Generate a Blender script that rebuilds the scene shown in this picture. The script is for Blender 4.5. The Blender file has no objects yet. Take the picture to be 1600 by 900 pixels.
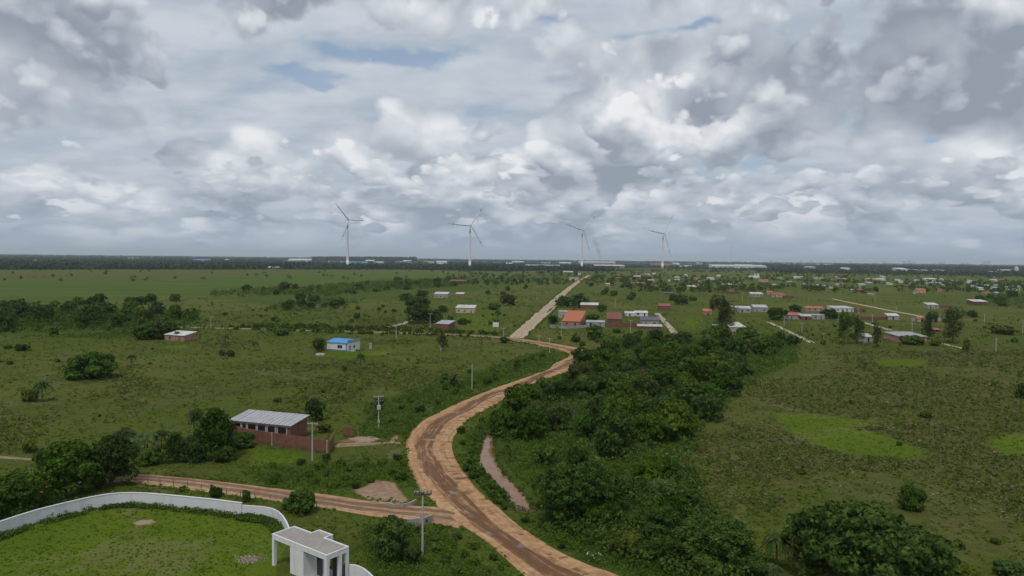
import bpy, bmesh, math, random
import numpy as np
from mathutils import Vector, Matrix

random.seed(7)
RNG = np.random.default_rng(11)
SC = bpy.context.scene
COL = SC.collection
PI = math.pi

# ------------------------------------------------------------------ camera
CAM_H = 40.0
FPX = 1121.0                     # focal length in photo pixels (1600 wide)
PITCH = math.atan2(45.5, FPX)    # looking slightly down
ROLL = math.radians(0.60)        # horizon drops towards the right

cam_d = bpy.data.cameras.new("camera")
cam = bpy.data.objects.new("camera", cam_d)
COL.objects.link(cam)
SC.camera = cam
cam_d.sensor_width = 36.0
cam_d.lens = 36.0 * FPX / 1600.0
cam_d.clip_start = 0.5
cam_d.clip_end = 200000.0
CAM_M = (Matrix.Translation((0, 0, CAM_H)) @ Matrix.Rotation(PI / 2 - PITCH, 4, 'X')
         @ Matrix.Rotation(ROLL, 4, 'Z'))
cam.matrix_world = CAM_M
CAM_R = CAM_M.to_3x3()
CAM_RI = CAM_R.transposed()


def ray(px, py):
    return CAM_R @ Vector(((px - 800.0) / FPX, (450.0 - py) / FPX, -1.0))


def at(px, py, z=0.0):
    """Where the sight line of a photo pixel meets the level z: measured ground position."""
    d = ray(px, py)
    t = (z - CAM_H) / min(d.z, -1e-4)
    p = Vector((0, 0, CAM_H)) + d * t
    return Vector((p.x, p.y, z))


def proj(p):
    q = CAM_RI @ (Vector(p) - Vector((0, 0, CAM_H)))
    return (800 + FPX * q.x / -q.z, 450 - FPX * q.y / -q.z)


def mpp(px, py):
    """metres per photo pixel for something standing at that ground pixel"""
    p = at(px, py)
    q = CAM_RI @ (p - Vector((0, 0, CAM_H)))
    return -q.z / FPX


# ------------------------------------------------------------------ tagging
def tag(o, label=None, cat=None, group=None, kind=None):
    if label: o['label'] = label
    if cat: o['category'] = cat
    if group: o['group'] = group
    if kind: o['kind'] = kind
    return o


def empty(name, loc, rz=0.0, label=None, cat=None, group=None):
    o = bpy.data.objects.new(name, None)
    COL.objects.link(o)
    o.location = loc
    o.rotation_euler = (0, 0, rz)
    o.empty_display_size = 0.5
    return tag(o, label, cat, group)


def link(name, me, parent=None, loc=None, rz=None):
    o = bpy.data.objects.new(name, me)
    COL.objects.link(o)
    if parent is not None: o.parent = parent
    if loc is not None: o.location = loc
    if rz is not None: o.rotation_euler = (0, 0, rz)
    return o


def mesh_np(name, verts, faces, mat=None, nv=4, smooth=False):
    """verts (n,3), faces (m,nv) numpy arrays -> mesh"""
    me = bpy.data.meshes.new(name)
    verts = np.ascontiguousarray(verts, dtype=np.float32)
    faces = np.ascontiguousarray(faces, dtype=np.int32)
    me.vertices.add(len(verts))
    me.vertices.foreach_set("co", verts.ravel())
    m = len(faces)
    me.loops.add(m * nv)
    me.loops.foreach_set("vertex_index", faces.ravel())
    me.polygons.add(m)
    me.polygons.foreach_set("loop_start", np.arange(0, m * nv, nv, dtype=np.int32))
    me.polygons.foreach_set("loop_total", np.full(m, nv, dtype=np.int32))
    if smooth:
        me.polygons.foreach_set("use_smooth", np.ones(m, dtype=bool))
    me.update(calc_edges=True)
    if mat: me.materials.append(mat)
    return me


class MB:
    """collects boxes, prisms, tubes into one mesh"""
    def __init__(self):
        self.v, self.f = [], []

    def add(self, vs, fs):
        b = len(self.v)
        self.v.extend([tuple(x) for x in vs])
        self.f.extend([tuple(i + b for i in f) for f in fs])
        return self

    def box(self, x0, x1, y0, y1, z0, z1):
        return self.add([(x0, y0, z0), (x1, y0, z0), (x1, y1, z0), (x0, y1, z0),
                         (x0, y0, z1), (x1, y0, z1), (x1, y1, z1), (x0, y1, z1)],
                        [(3, 2, 1, 0), (4, 5, 6, 7), (0, 1, 5, 4), (1, 2, 6, 5), (2, 3, 7, 6), (3, 0, 4, 7)])

    def slab(self, pts, th):
        """quad/polygon pts (top face, counter clockwise from above), thickness th downwards"""
        n = len(pts)
        vs = [tuple(p) for p in pts] + [(p[0], p[1], p[2] - th) for p in pts]
        fs = [tuple(range(n)), tuple(range(2 * n - 1, n - 1, -1))]
        for i in range(n):
            j = (i + 1) % n
            fs.append((i, i + n, j + n, j))
        return self.add(vs, fs)

    def tube(self, p0, p1, r0, r1=None, n=8, cap=True):
        r1 = r0 if r1 is None else r1
        p0, p1 = Vector(p0), Vector(p1)
        d = (p1 - p0).normalized()
        a = d.orthogonal().normalized()
        b = d.cross(a)
        vs, fs = [], []
        for p, r in ((p0, r0), (p1, r1)):
            for i in range(n):
                t = 2 * PI * i / n
                vs.append(p + (a * math.cos(t) + b * math.sin(t)) * r)
        for i in range(n):
            j = (i + 1) % n
            fs.append((i, j, j + n, i + n))
        if cap:
            fs.append(tuple(range(n - 1, -1, -1)))
            fs.append(tuple(range(n, 2 * n)))
        return self.add(vs, fs)

    def mesh(self, name, mat=None, smooth=False):
        me = bpy.data.meshes.new(name)
        me.from_pydata(self.v, [], self.f)
        me.update()
        if mat: me.materials.append(mat)
        if smooth:
            for p in me.polygons: p.use_smooth = True
        return me

    def obj(self, name, mat, parent=None, smooth=False, loc=None, rz=None):
        return link(name, self.mesh(name, mat, smooth), parent, loc, rz)


# ------------------------------------------------------------------ materials
class NT:
    """small helper for writing node trees"""
    def __init__(self, tree):
        self.t = tree
        self.n = tree.nodes
        self.l = tree.links

    def new(self, typ, **kw):
        nd = self.n.new(typ)
        for k, v in kw.items(): setattr(nd, k, v)
        return nd

    def put(self, sock, val):
        if isinstance(val, bpy.types.NodeSocket):
            self.l.new(val, sock)
        elif val is not None:
            if isinstance(val, (tuple, list)) and len(val) == 3 and sock.type == 'RGBA':
                val = (*val, 1.0)
            sock.default_value = val

    def m(self, op, a, b=None, c=None, clamp=False):
        nd = self.new('ShaderNodeMath', operation=op, use_clamp=clamp)
        self.put(nd.inputs[0], a)
        if b is not None: self.put(nd.inputs[1], b)
        if c is not None: self.put(nd.inputs[2], c)
        return nd.outputs[0]

    def v(self, op, a, b=None, scale=None):
        nd = self.new('ShaderNodeVectorMath', operation=op)
        self.put(nd.inputs[0], a)
        if b is not None: self.put(nd.inputs[1], b)
        if scale is not None: self.put(nd.inputs['Scale'], scale)
        return nd.outputs['Value'] if op in ('LENGTH', 'DOT_PRODUCT') else nd.outputs[0]

    def xyz(self, x, y, z):
        nd = self.new('ShaderNodeCombineXYZ')
        for i, q in enumerate((x, y, z)): self.put(nd.inputs[i], q)
        return nd.outputs[0]

    def sep(self, a):
        nd = self.new('ShaderNodeSeparateXYZ')
        self.put(nd.inputs[0], a)
        return nd.outputs[0], nd.outputs[1], nd.outputs[2]

    def noise(self, vec, scale, detail=4, rough=0.55, dist=0.0, dim='3D', lac=2.0):
        nd = self.new('ShaderNodeTexNoise', noise_dimensions=dim)
        if vec is not None: self.put(nd.inputs['Vector'], vec)
        nd.inputs['Scale'].default_value = scale
        nd.inputs['Detail'].default_value = detail
        nd.inputs['Roughness'].default_value = rough
        nd.inputs['Distortion'].default_value = dist
        nd.inputs['Lacunarity'].default_value = lac
        return nd.outputs['Fac']

    def mix(self, f, a, b, blend='MIX'):
        nd = self.new('ShaderNodeMix', data_type='RGBA', blend_type=blend)
        self.put(nd.inputs[0], f)
        self.put(nd.inputs[6], a)
        self.put(nd.inputs[7], b)
        return nd.outputs[2]

    def ss(self, x, lo, hi):
        """smoothstep"""
        nd = self.new('ShaderNodeMapRange', interpolation_type='SMOOTHSTEP')
        self.put(nd.inputs[0], x)
        self.put(nd.inputs[1], lo)
        self.put(nd.inputs[2], hi)
        return nd.outputs[0]

    def attr(self, name, out='Fac'):
        nd = self.new('ShaderNodeAttribute', attribute_name=name)
        return nd.outputs[out]

    def ramp(self, f, stops):
        nd = self.new('ShaderNodeValToRGB')
        cr = nd.color_ramp
        while len(cr.elements) < len(stops): cr.elements.new(0.5)
        for e, (p, c) in zip(cr.elements, stops):
            e.position = p
            e.color = (*c, 1.0)
        self.put(nd.inputs[0], f)
        return nd.outputs[0]


def new_mat(name):
    m = bpy.data.materials.new(name)
    m.use_nodes = True
    m.node_tree.nodes.clear()
    nt = NT(m.node_tree)
    out = nt.new('ShaderNodeOutputMaterial')
    bs = nt.new('ShaderNodeBsdfPrincipled')
    nt.l.new(bs.outputs[0], out.inputs[0])
    return m, nt, bs


def simple_mat(name, col, rough=0.8, var=0.15, scale=1.5, dirt=None, dirt_amt=0.35, spec=0.3, bump=0.0, objvar=0.0):
    """weathered paint / concrete / sheet: colour with two scales of blotches and stains"""
    m, nt, bs = new_mat(name)
    tc = nt.new('ShaderNodeTexCoord')
    pos = tc.outputs['Object']
    n1 = nt.noise(pos, scale, 5, 0.6)
    n2 = nt.noise(pos, scale * 6.5, 4, 0.6)
    k = nt.m('ADD', nt.m('MULTIPLY', n1, 0.65), nt.m('MULTIPLY', n2, 0.35))
    k = nt.m('MULTIPLY_ADD', nt.m('SUBTRACT', k, 0.5), 2.0 * var * 2, 1.0)
    c = nt.mix(1.0, col, nt.xyz(k, k, k), 'MULTIPLY')
    if dirt is not None:
        st = nt.noise(nt.v('MULTIPLY', pos, (1.0, 1.0, 0.18)), scale * 3, 5, 0.65)
        c = nt.mix(nt.m('MULTIPLY', nt.ss(st, 0.48, 0.72), dirt_amt), c, dirt)
    if objvar:
        oi = nt.new('ShaderNodeObjectInfo')
        kk = nt.m('MULTIPLY_ADD', nt.m('SUBTRACT', oi.outputs['Random'], 0.5), 2 * objvar, 1.0)
        c = nt.mix(1.0, c, nt.xyz(kk, kk, kk), 'MULTIPLY')
    nt.put(bs.inputs['Base Color'], c)
    bs.inputs['Roughness'].default_value = rough
    bs.inputs['Specular IOR Level'].default_value = spec
    if bump:
        b = nt.new('ShaderNodeBump')
        b.inputs['Strength'].default_value = bump
        b.inputs['Distance'].default_value = 0.05
        nt.put(b.inputs['Height'], n2)
        nt.put(bs.inputs['Normal'], b.outputs[0])
    return m


MATS = {}
# ------------------------------------------------------------------ sky, sun
SUN_EL, SUN_AZ = math.radians(62), math.radians(200)     # high sun, a little behind the camera to the west
W = bpy.data.worlds.new("World")
SC.world = W
W.use_nodes = True
W.node_tree.nodes.clear()
wn = NT(W.node_tree)
w_out = wn.new('ShaderNodeOutputWorld')
w_bg = wn.new('ShaderNodeBackground')
wn.l.new(w_bg.outputs[0], w_out.inputs[0])
sky = wn.new('ShaderNodeTexSky', sky_type='NISHITA')
sky.sun_disc = False
sky.sun_elevation = SUN_EL
sky.sun_rotation = SUN_AZ
sky.altitude = 100
sky.dust_density = 2.0
sky.ozone_density = 1.5
SKY_K = 0.10            # strength of the background
w_bg.inputs[1].default_value = SKY_K

dirv = wn.new('ShaderNodeTexCoord').outputs['Generated']
dx, dy, dz = wn.sep(dirv)
az = wn.m('ARCTAN2', dx, dy)
el0 = wn.m('ARCSINE', dz)
el0 = wn.m('MAXIMUM', el0, 0.0)
hor = wn.v('NORMALIZE', wn.xyz(dx, dy, 0.0))


def dirpix(px, py):
    d = ray(px, py).normalized()
    return math.atan2(d.x, d.y), math.asin(d.z)


CC, CK = 0.16, 0.85


def layer_pos(delta, seed, warp=None):
    """cloud-deck coordinates: features shrink towards the horizon"""
    e = wn.m('ADD', el0, CC + delta)
    r = wn.m('POWER', e, -CK)
    p = wn.v('SCALE', hor, scale=r)
    p = wn.v('ADD', p, (0, 0, seed))
    if warp is not None: p = wn.v('ADD', p, warp)
    return p


# a slow wobble of direction so that nothing placed below has a clean outline
wob_p = layer_pos(0.0, 3.1)
w1 = wn.m('SUBTRACT', wn.noise(wob_p, 3.2, 4, 0.55), 0.5)
w2 = wn.m('SUBTRACT', wn.noise(wn.v('ADD', wob_p, (7.7, 1.3, 0)), 3.2, 4, 0.55), 0.5)
azw = wn.m('MULTIPLY_ADD', w1, 0.20, az)
elw = wn.m('MULTIPLY_ADD', w2, 0.10, el0)


def blobs(items):
    """sum of soft regions: (photo x, y, radius x, radius y in px, weight)"""
    acc = None
    for px, py, rx, ry, wt in items:
        a0, e0 = dirpix(px, py)
        u = wn.m('DIVIDE', wn.m('SUBTRACT', azw, a0), rx / FPX)
        v = wn.m('DIVIDE', wn.m('SUBTRACT', elw, e0), ry / FPX)
        q = wn.m('ADD', wn.m('MULTIPLY', u, u), wn.m('MULTIPLY', v, v))
        g = wn.m('MULTIPLY', wn.m('EXPONENT', wn.m('MULTIPLY', q, -1.0)), wt)
        acc = g if acc is None else wn.m('ADD', acc, g)
    return acc


def C(*rgb): return tuple(x / SKY_K for x in rgb)


HAZE_COL = C(0.335, 0.42, 0.54)
DARK, MID, LITE, WHITE = C(0.265, 0.300, 0.360), C(0.425, 0.465, 0.525), C(0.61, 0.64, 0.685), C(0.86, 0.865, 0.875)

# open sky behind the clouds
blue = wn.mix(0.25, sky.outputs[0], C(0.30, 0.47, 0.66))
# high veil
veil_n = wn.noise(layer_pos(0.0, 11.0), 1.6, 6, 0.6, 0.4)
veil_n2 = wn.noise(wn.v('MULTIPLY', layer_pos(0.0, 17.0), (0.8, 1.3, 1)), 4.0, 5, 0.55)
veil_m = blobs([(640, 88, 95, 15, -0.40), (500, 118, 45, 10, -0.30), (1090, 46, 40, 8, -0.30), (1480, 215, 45, 22, -0.42),
                (830, 32, 60, 16, -0.22), (1000, 60, 40, 12, -0.24), (755, 190, 70, 18, -0.16), (1190, 241, 30, 9, -0.3), (5, 110, 40, 26, -0.2), (560, 190, 120, 60, -0.06)])
veil_a = wn.ss(wn.m('ADD', wn.m('MULTIPLY_ADD', veil_n, 0.7, wn.m('MULTIPLY', veil_n2, 0.35)), wn.m('ADD', veil_m, 0.12)), 0.36, 0.60)
veil_a = wn.m('MULTIPLY_ADD', veil_a, 0.70, 0.28)
veil_c = wn.mix(wn.ss(veil_n2, 0.3, 0.7), C(0.40, 0.46, 0.54), C(0.57, 0.61, 0.665))
col = wn.mix(veil_a, blue, veil_c)

# broad light and dark regions of the deck (photo layout)
bright = blobs([(1040, 200, 110, 70, 0.24), (985, 130, 70, 40, 0.22), (730, 255, 110, 40, 0.30), (560, 275, 70, 22, 0.16), (960, 245, 120, 40, 0.2), (1100, 170, 60, 60, 0.12),
                (390, 190, 90, 36, 0.20), (30, 248, 60, 26, 0.24), (150, 318, 90, 24, 0.30), (110, 218, 60, 26, 0.16), (780, 60, 200, 70, 0.18), (1310, 200, 120, 60, 0.12), (900, 60, 100, 30, 0.15),
                (1480, 225, 70, 30, 0.15), (1560, 285, 60, 30, 0.12), (60, 130, 70, 40, 0.10), (380, 20, 60, 40, 0.14),
                (340, 235, 80, 24, -0.30), (245, 120, 90, 60, -0.10), (310, 190, 80, 50, -0.16), (230, 225, 60, 26, -0.22), (420, 110, 120, 60, -0.10),
                (860, 275, 60, 40, -0.34), (1000, 285, 100, 16, -0.30), (1330, 50, 160, 60, -0.22), (1550, 190, 90, 46, -0.28), (1370, 130, 120, 40, -0.20), (1250, 210, 100, 30, -0.12),
                (910, 120, 60, 40, -0.14), (640, 320, 110, 18, -0.26), (380, 320, 60, 20, -0.22), (1330, 320, 90, 14, -0.22), (1120, 340, 130, 12, -0.2), (700, 30, 60, 30, 0.06),
                (50, 60, 120, 60, -0.05), (560, 215, 90, 60, 0.05), (1200, 100, 200, 90, 0.03)])


def dome_pos(delta, seed):
    """heaped-cloud coordinates: even sideways, squeezed upright towards the horizon"""
    e = wn.m('ADD', el0, 0.11 + delta)
    h = wn.m('MULTIPLY', wn.m('LOGARITHM', e, math.e), 0.42)
    hx, hy, _ = wn.sep(hor)
    return wn.v('ADD', wn.xyz(hx, hy, h), (seed, seed * 1.7, seed * 0.3))


def cloud_layer(col, seed, scale, lo, hi, cover, delta, det, rough, contrast, amax, ballast=0.0, bk=1.0):
    """one deck of heaped cloud; lit from above: what has less cloud over it is bright, what has more is grey"""
    base = dome_pos(0.0, seed)
    wv = wn.new('ShaderNodeTexNoise', noise_dimensions='3D')
    wn.put(wv.inputs['Vector'], base)
    wv.inputs['Scale'].default_value = scale * 1.1
    wv.inputs['Detail'].default_value = 3
    warp = wn.v('SCALE', wn.v('SUBTRACT', wv.outputs['Color'], (0.5, 0.5, 0.5)), scale=0.22 / scale)

    def field(d, dt):
        p = wn.v('ADD', dome_pos(d, seed), warp)
        a = wn.noise(p, scale, dt, rough)
        vo = wn.new('ShaderNodeTexVoronoi', feature='F1')
        wn.put(vo.inputs['Vector'], p)
        vo.inputs['Scale'].default_value = scale * 2.0
        vo.inputs['Detail'].default_value = 2.7 if dt > 4 else 1.0
        vo.inputs['Roughness'].default_value = 0.5
        b = wn.m('SUBTRACT', 0.95, vo.outputs['Distance'])
        return wn.m('ADD', wn.m('MULTIPLY', a, 0.58), wn.m('MULTIPLY', b, 0.42))
    fa = field(0.0, det)
    f1 = field(delta, 4)
    dens = wn.m('ADD', fa, cover)
    alpha = wn.m('MULTIPLY', wn.ss(dens, lo, hi), amax)
    relief = wn.m('MULTIPLY', wn.m('SUBTRACT', fa, f1), contrast)
    thick = wn.m('MULTIPLY', wn.m('SUBTRACT', dens, hi), -0.5)
    t = wn.m('ADD', wn.m('ADD', relief, thick), wn.m('MULTIPLY_ADD', bright, bk, 0.50 + ballast), clamp=True)
    c = wn.ramp(t, [(0.0, DARK), (0.38, MID), (0.68, LITE), (1.0, WHITE)])
    return wn.mix(alpha, col, c)


cov1 = blobs([(655, 92, 140, 34, -0.24), (1090, 46, 80, 20, -0.22), (1480, 215, 50, 22, -0.22), (560, 160, 110, 40, -0.08), (755, 190, 60, 20, -0.14), (860, 30, 110, 24, -0.08),
              (1000, 200, 200, 110, 0.14), (250, 130, 260, 120, 0.12), (1350, 120, 260, 100, 0.12), (1550, 200, 120, 60, 0.14), (1190, 241, 30, 10, -0.2)])
col = cloud_layer(col, 21.0, 3.1, 0.24, 0.325, cov1, 0.052, 9, 0.63, 2.9, 0.97, 0.0, 1.1)
cov2 = blobs([(655, 110, 200, 60, -0.24), (1090, 40, 120, 40, -0.2), (1020, 230, 200, 80, 0.10), (720, 265, 180, 50, 0.12), (150, 300, 200, 60, 0.08), (1400, 280, 250, 60, 0.06), (1480, 215, 60, 26, -0.24)])
col = cloud_layer(col, 33.0, 5.6, 0.315, 0.385, cov2, 0.028, 9, 0.63, 2.9, 0.93, 0.0, 1.1)
# low, far cumulus rows
cov3 = wn.m('SUBTRACT', wn.ss(el0, 0.025, 0.06), wn.m('MULTIPLY_ADD', wn.ss(el0, 0.10, 0.17), 1.0, 0.92))
col = cloud_layer(col, 47.0, 10.0, 0.30, 0.385, wn.m('MULTIPLY', cov3, 0.30), 0.018, 6, 0.52, 1.7, 0.85, 0.0)
# thicker air near the horizon
hz = wn.m('EXPONENT', wn.m('MULTIPLY', el0, -1.0 / 0.030))
col = wn.mix(wn.m('MULTIPLY', hz, 0.93), col, HAZE_COL)
hz2 = wn.m('EXPONENT', wn.m('MULTIPLY', el0, -1.0 / 0.12))
col = wn.mix(wn.m('MULTIPLY', hz2, 0.35), col, HAZE_COL)
wn.put(w_bg.inputs[0], col)
W.cycles.sampling_method = 'MANUAL'
W.cycles.sample_map_resolution = 512

sun_d = bpy.data.lights.new("sun", 'SUN')
sun_d.energy = 1.5
sun_d.angle = math.radians(10)
sun_d.color = (1.0, 0.955, 0.89)
sun = bpy.data.objects.new("sun", sun_d)
COL.objects.link(sun)
sd = Vector((math.sin(SUN_AZ) * math.cos(SUN_EL), math.cos(SUN_AZ) * math.cos(SUN_EL), math.sin(SUN_EL)))
sun.rotation_euler = sd.to_track_quat('Z', 'Y').to_euler()

SC.view_settings.view_transform = 'Standard'
SC.view_settings.look = 'None'
SC.view_settings.exposure = 0.08
SC.view_settings.gamma = 1.0
SC.view_settings.use_curve_mapping = False
SC.render.engine = 'CYCLES'
SC.cycles.use_denoising = True
SC.cycles.max_bounces = 6
SC.cycles.diffuse_bounces = 2
SC.cycles.glossy_bounces = 2
SC.cycles.transmission_bounces = 3
SC.cycles.transparent_max_bounces = 8
SC.cycles.volume_bounces = 1
# ------------------------------------------------------------------ ground cover layout (measured from the photo)
def wpoly(pts):
    return np.array([[*at(x, y).xy] for x, y in pts])


def sdist(P, poly):
    """signed distance to polygon, positive inside"""
    n = len(poly)
    d = np.full(len(P), 1e9)
    inside = np.zeros(len(P), bool)
    for i in range(n):
        a, b = poly[i], poly[(i + 1) % n]
        e = b - a
        w = P - a
        t = np.clip((w @ e) / max(e @ e, 1e-9), 0, 1)
        d = np.minimum(d, np.hypot(*(w - t[:, None] * e).T))
        c = ((a[1] > P[:, 1]) != (b[1] > P[:, 1]))
        with np.errstate(divide='ignore', invalid='ignore'):
            xx = (b[0] - a[0]) * (P[:, 1] - a[1]) / (b[1] - a[1]) + a[0]
        inside ^= c & (P[:, 0] < xx)
    return np.where(inside, d, -d)


def soft(P, poly, w):
    return np.clip(0.5 + sdist(P, poly) / (2 * w), 0, 1)


CROP = [([(-400, 450), (0, 437), (300, 434), (560, 425), (745, 427), (600, 438), (420, 448), (330, 460), (130, 472), (0, 478), (-400, 492)], 50, 1.0)]
LUSH = [
        ([(1195, 643), (1290, 648), (1380, 660), (1338, 668), (1390, 682), (1440, 700), (1458, 712), (1430, 719), (1330, 712), (1265, 695), (1225, 675)], 4, 0.72),
        ([(1535, 692), (1560, 680), (1680, 672), (1680, 715), (1560, 712)], 4, 0.72),
        ([(-60, 845), (0, 833), (100, 812), (200, 784), (400, 803), (450, 832), (430, 900), (430, 1100), (-300, 1100)], 1.5, 1.0),
        ([(395, 700), (480, 706), (450, 728), (390, 730)], 2, 0.8),
        ([(700, 490), (800, 478), (790, 522), (700, 522)], 12, 0.5),
        ([(1050, 492), (1105, 492), (1110, 515), (1060, 520)], 12, 0.55),
        ([(1365, 560), (1450, 562), (1450, 575), (1370, 572)], 6, 0.7),
        ([(240, 540), (300, 536), (320, 545), (250, 550)], 6, 0.5),
        ([(480, 552), (600, 545), (640, 552), (520, 562)], 6, 0.6),
        ([(1100, 655), (1180, 650), (1150, 700), (1090, 705)], 6, 0.35),
        ([(1330, 445), (1420, 450), (1420, 462), (1330, 458)], 40, 0.5)]
DRY = [([(1180, 600), (1300, 548), (1620, 540), (1900, 600), (1900, 1000), (1500, 880), (1250, 770), (1090, 770), (1085, 700)], 14, 0.75),
       ([(-400, 432), (0, 424), (600, 420), (600, 427), (300, 435), (0, 438), (-400, 450)], 50, 0.8),
       ([(540, 500), (700, 496), (720, 512), (560, 512)], 10, 0.7),
       ([(0, 560), (300, 560), (700, 560), (600, 640), (0, 690)], 30, 0.30),
       ([(1250, 570), (1420, 565), (1450, 600), (1300, 625)], 8, 0.4)]
DARK = [([(560, 640), (640, 612), (860, 545), (880, 566), (740, 615), (640, 680), (560, 690)], 4, 0.85),
        ([(380, 730), (640, 720), (660, 760), (560, 775), (400, 765)], 4, 0.7),
        ([(560, 815), (690, 822), (800, 905), (800, 1000), (560, 1000)], 3, 0.6),
        ([(715, 690), (760, 655), (900, 575), (960, 530), (1240, 535), (1245, 565), (1190, 590), (1110, 640), (1080, 700), (1030, 750), (1110, 830), (1180, 900), (1200, 1000), (1000, 1000), (800, 790)], 4, 0.95),
        ([(-80, 480), (320, 488), (320, 525), (200, 530), (-80, 525)], 10, 0.7),
        ([(330, 466), (560, 442), (740, 436), (900, 422), (920, 430), (760, 455), (560, 470), (420, 484)], 20, 0.6),
        ([(-200, 770), (60, 790), (200, 770), (200, 782), (60, 815), (-200, 850)], 2, 0.7)]
BARE = [([(545, 765), (570, 760), (580, 750), (615, 752), (632, 772), (648, 785), (610, 795), (570, 780)], 1.5, 0.9),
        ([(522, 692), (560, 687), (588, 690), (600, 695), (560, 698), (522, 700)], 1.6, 0.75),
        ([(372, 873), (390, 867), (406, 872), (395, 880), (378, 879)], 0.6, 0.9),
        ([(812, 505), (842, 480), (872, 470), (868, 482), (840, 502), (820, 520)], 3, 0.45),
        ([(600, 510), (640, 500), (640, 506), (610, 514)], 2, 0.6)]
FOREST_FAR = [([(-900, 421), (0, 421), (620, 421), (800, 424), (950, 419), (1100, 420), (1600, 432), (2400, 440), (2600, 400), (1600, 415), (800, 406), (-900, 392)], 90, 1.0)]

NR, NA = 430, 560
rad = np.concatenate([[2.0, 12.0, 25.0], np.geomspace(38, 70000, NR)])
ang = np.concatenate([np.linspace(-PI, -0.75, 70, endpoint=False), np.linspace(-0.75, 0.75, NA), np.linspace(0.75, PI, 70, endpoint=False)[1:]])
ga, gr = np.meshgrid(ang, rad)
GP = np.stack([np.sin(ga) * gr, np.cos(ga) * gr], -1).reshape(-1, 2)
na, nr = len(ang), len(rad)
idx = np.arange(na * nr).reshape(nr, na)
nxt = np.roll(idx, -1, axis=1)
gf = np.stack([idx[:-1].ravel(), nxt[:-1].ravel(), nxt[1:].ravel(), idx[1:].ravel()], -1)[:, ::-1]
gverts = np.concatenate([GP, np.zeros((len(GP), 1))], 1)
cap = idx[0]
ground_me = mesh_np("ground", gverts, gf)


def paint(layers):
    m = np.zeros(len(GP))
    for pts, w, k in layers:
        m = np.maximum(m, soft(GP, wpoly(pts), w) * k)
    return m


for nm, lay in (("lush", LUSH), ("crop", CROP), ("dry", DRY), ("weedy", DARK), ("bare", BARE), ("wooded", FOREST_FAR)):
    a = ground_me.attributes.new(nm, 'FLOAT', 'POINT')
    a.data.foreach_set("value", paint(lay).astype(np.float32))


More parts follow.
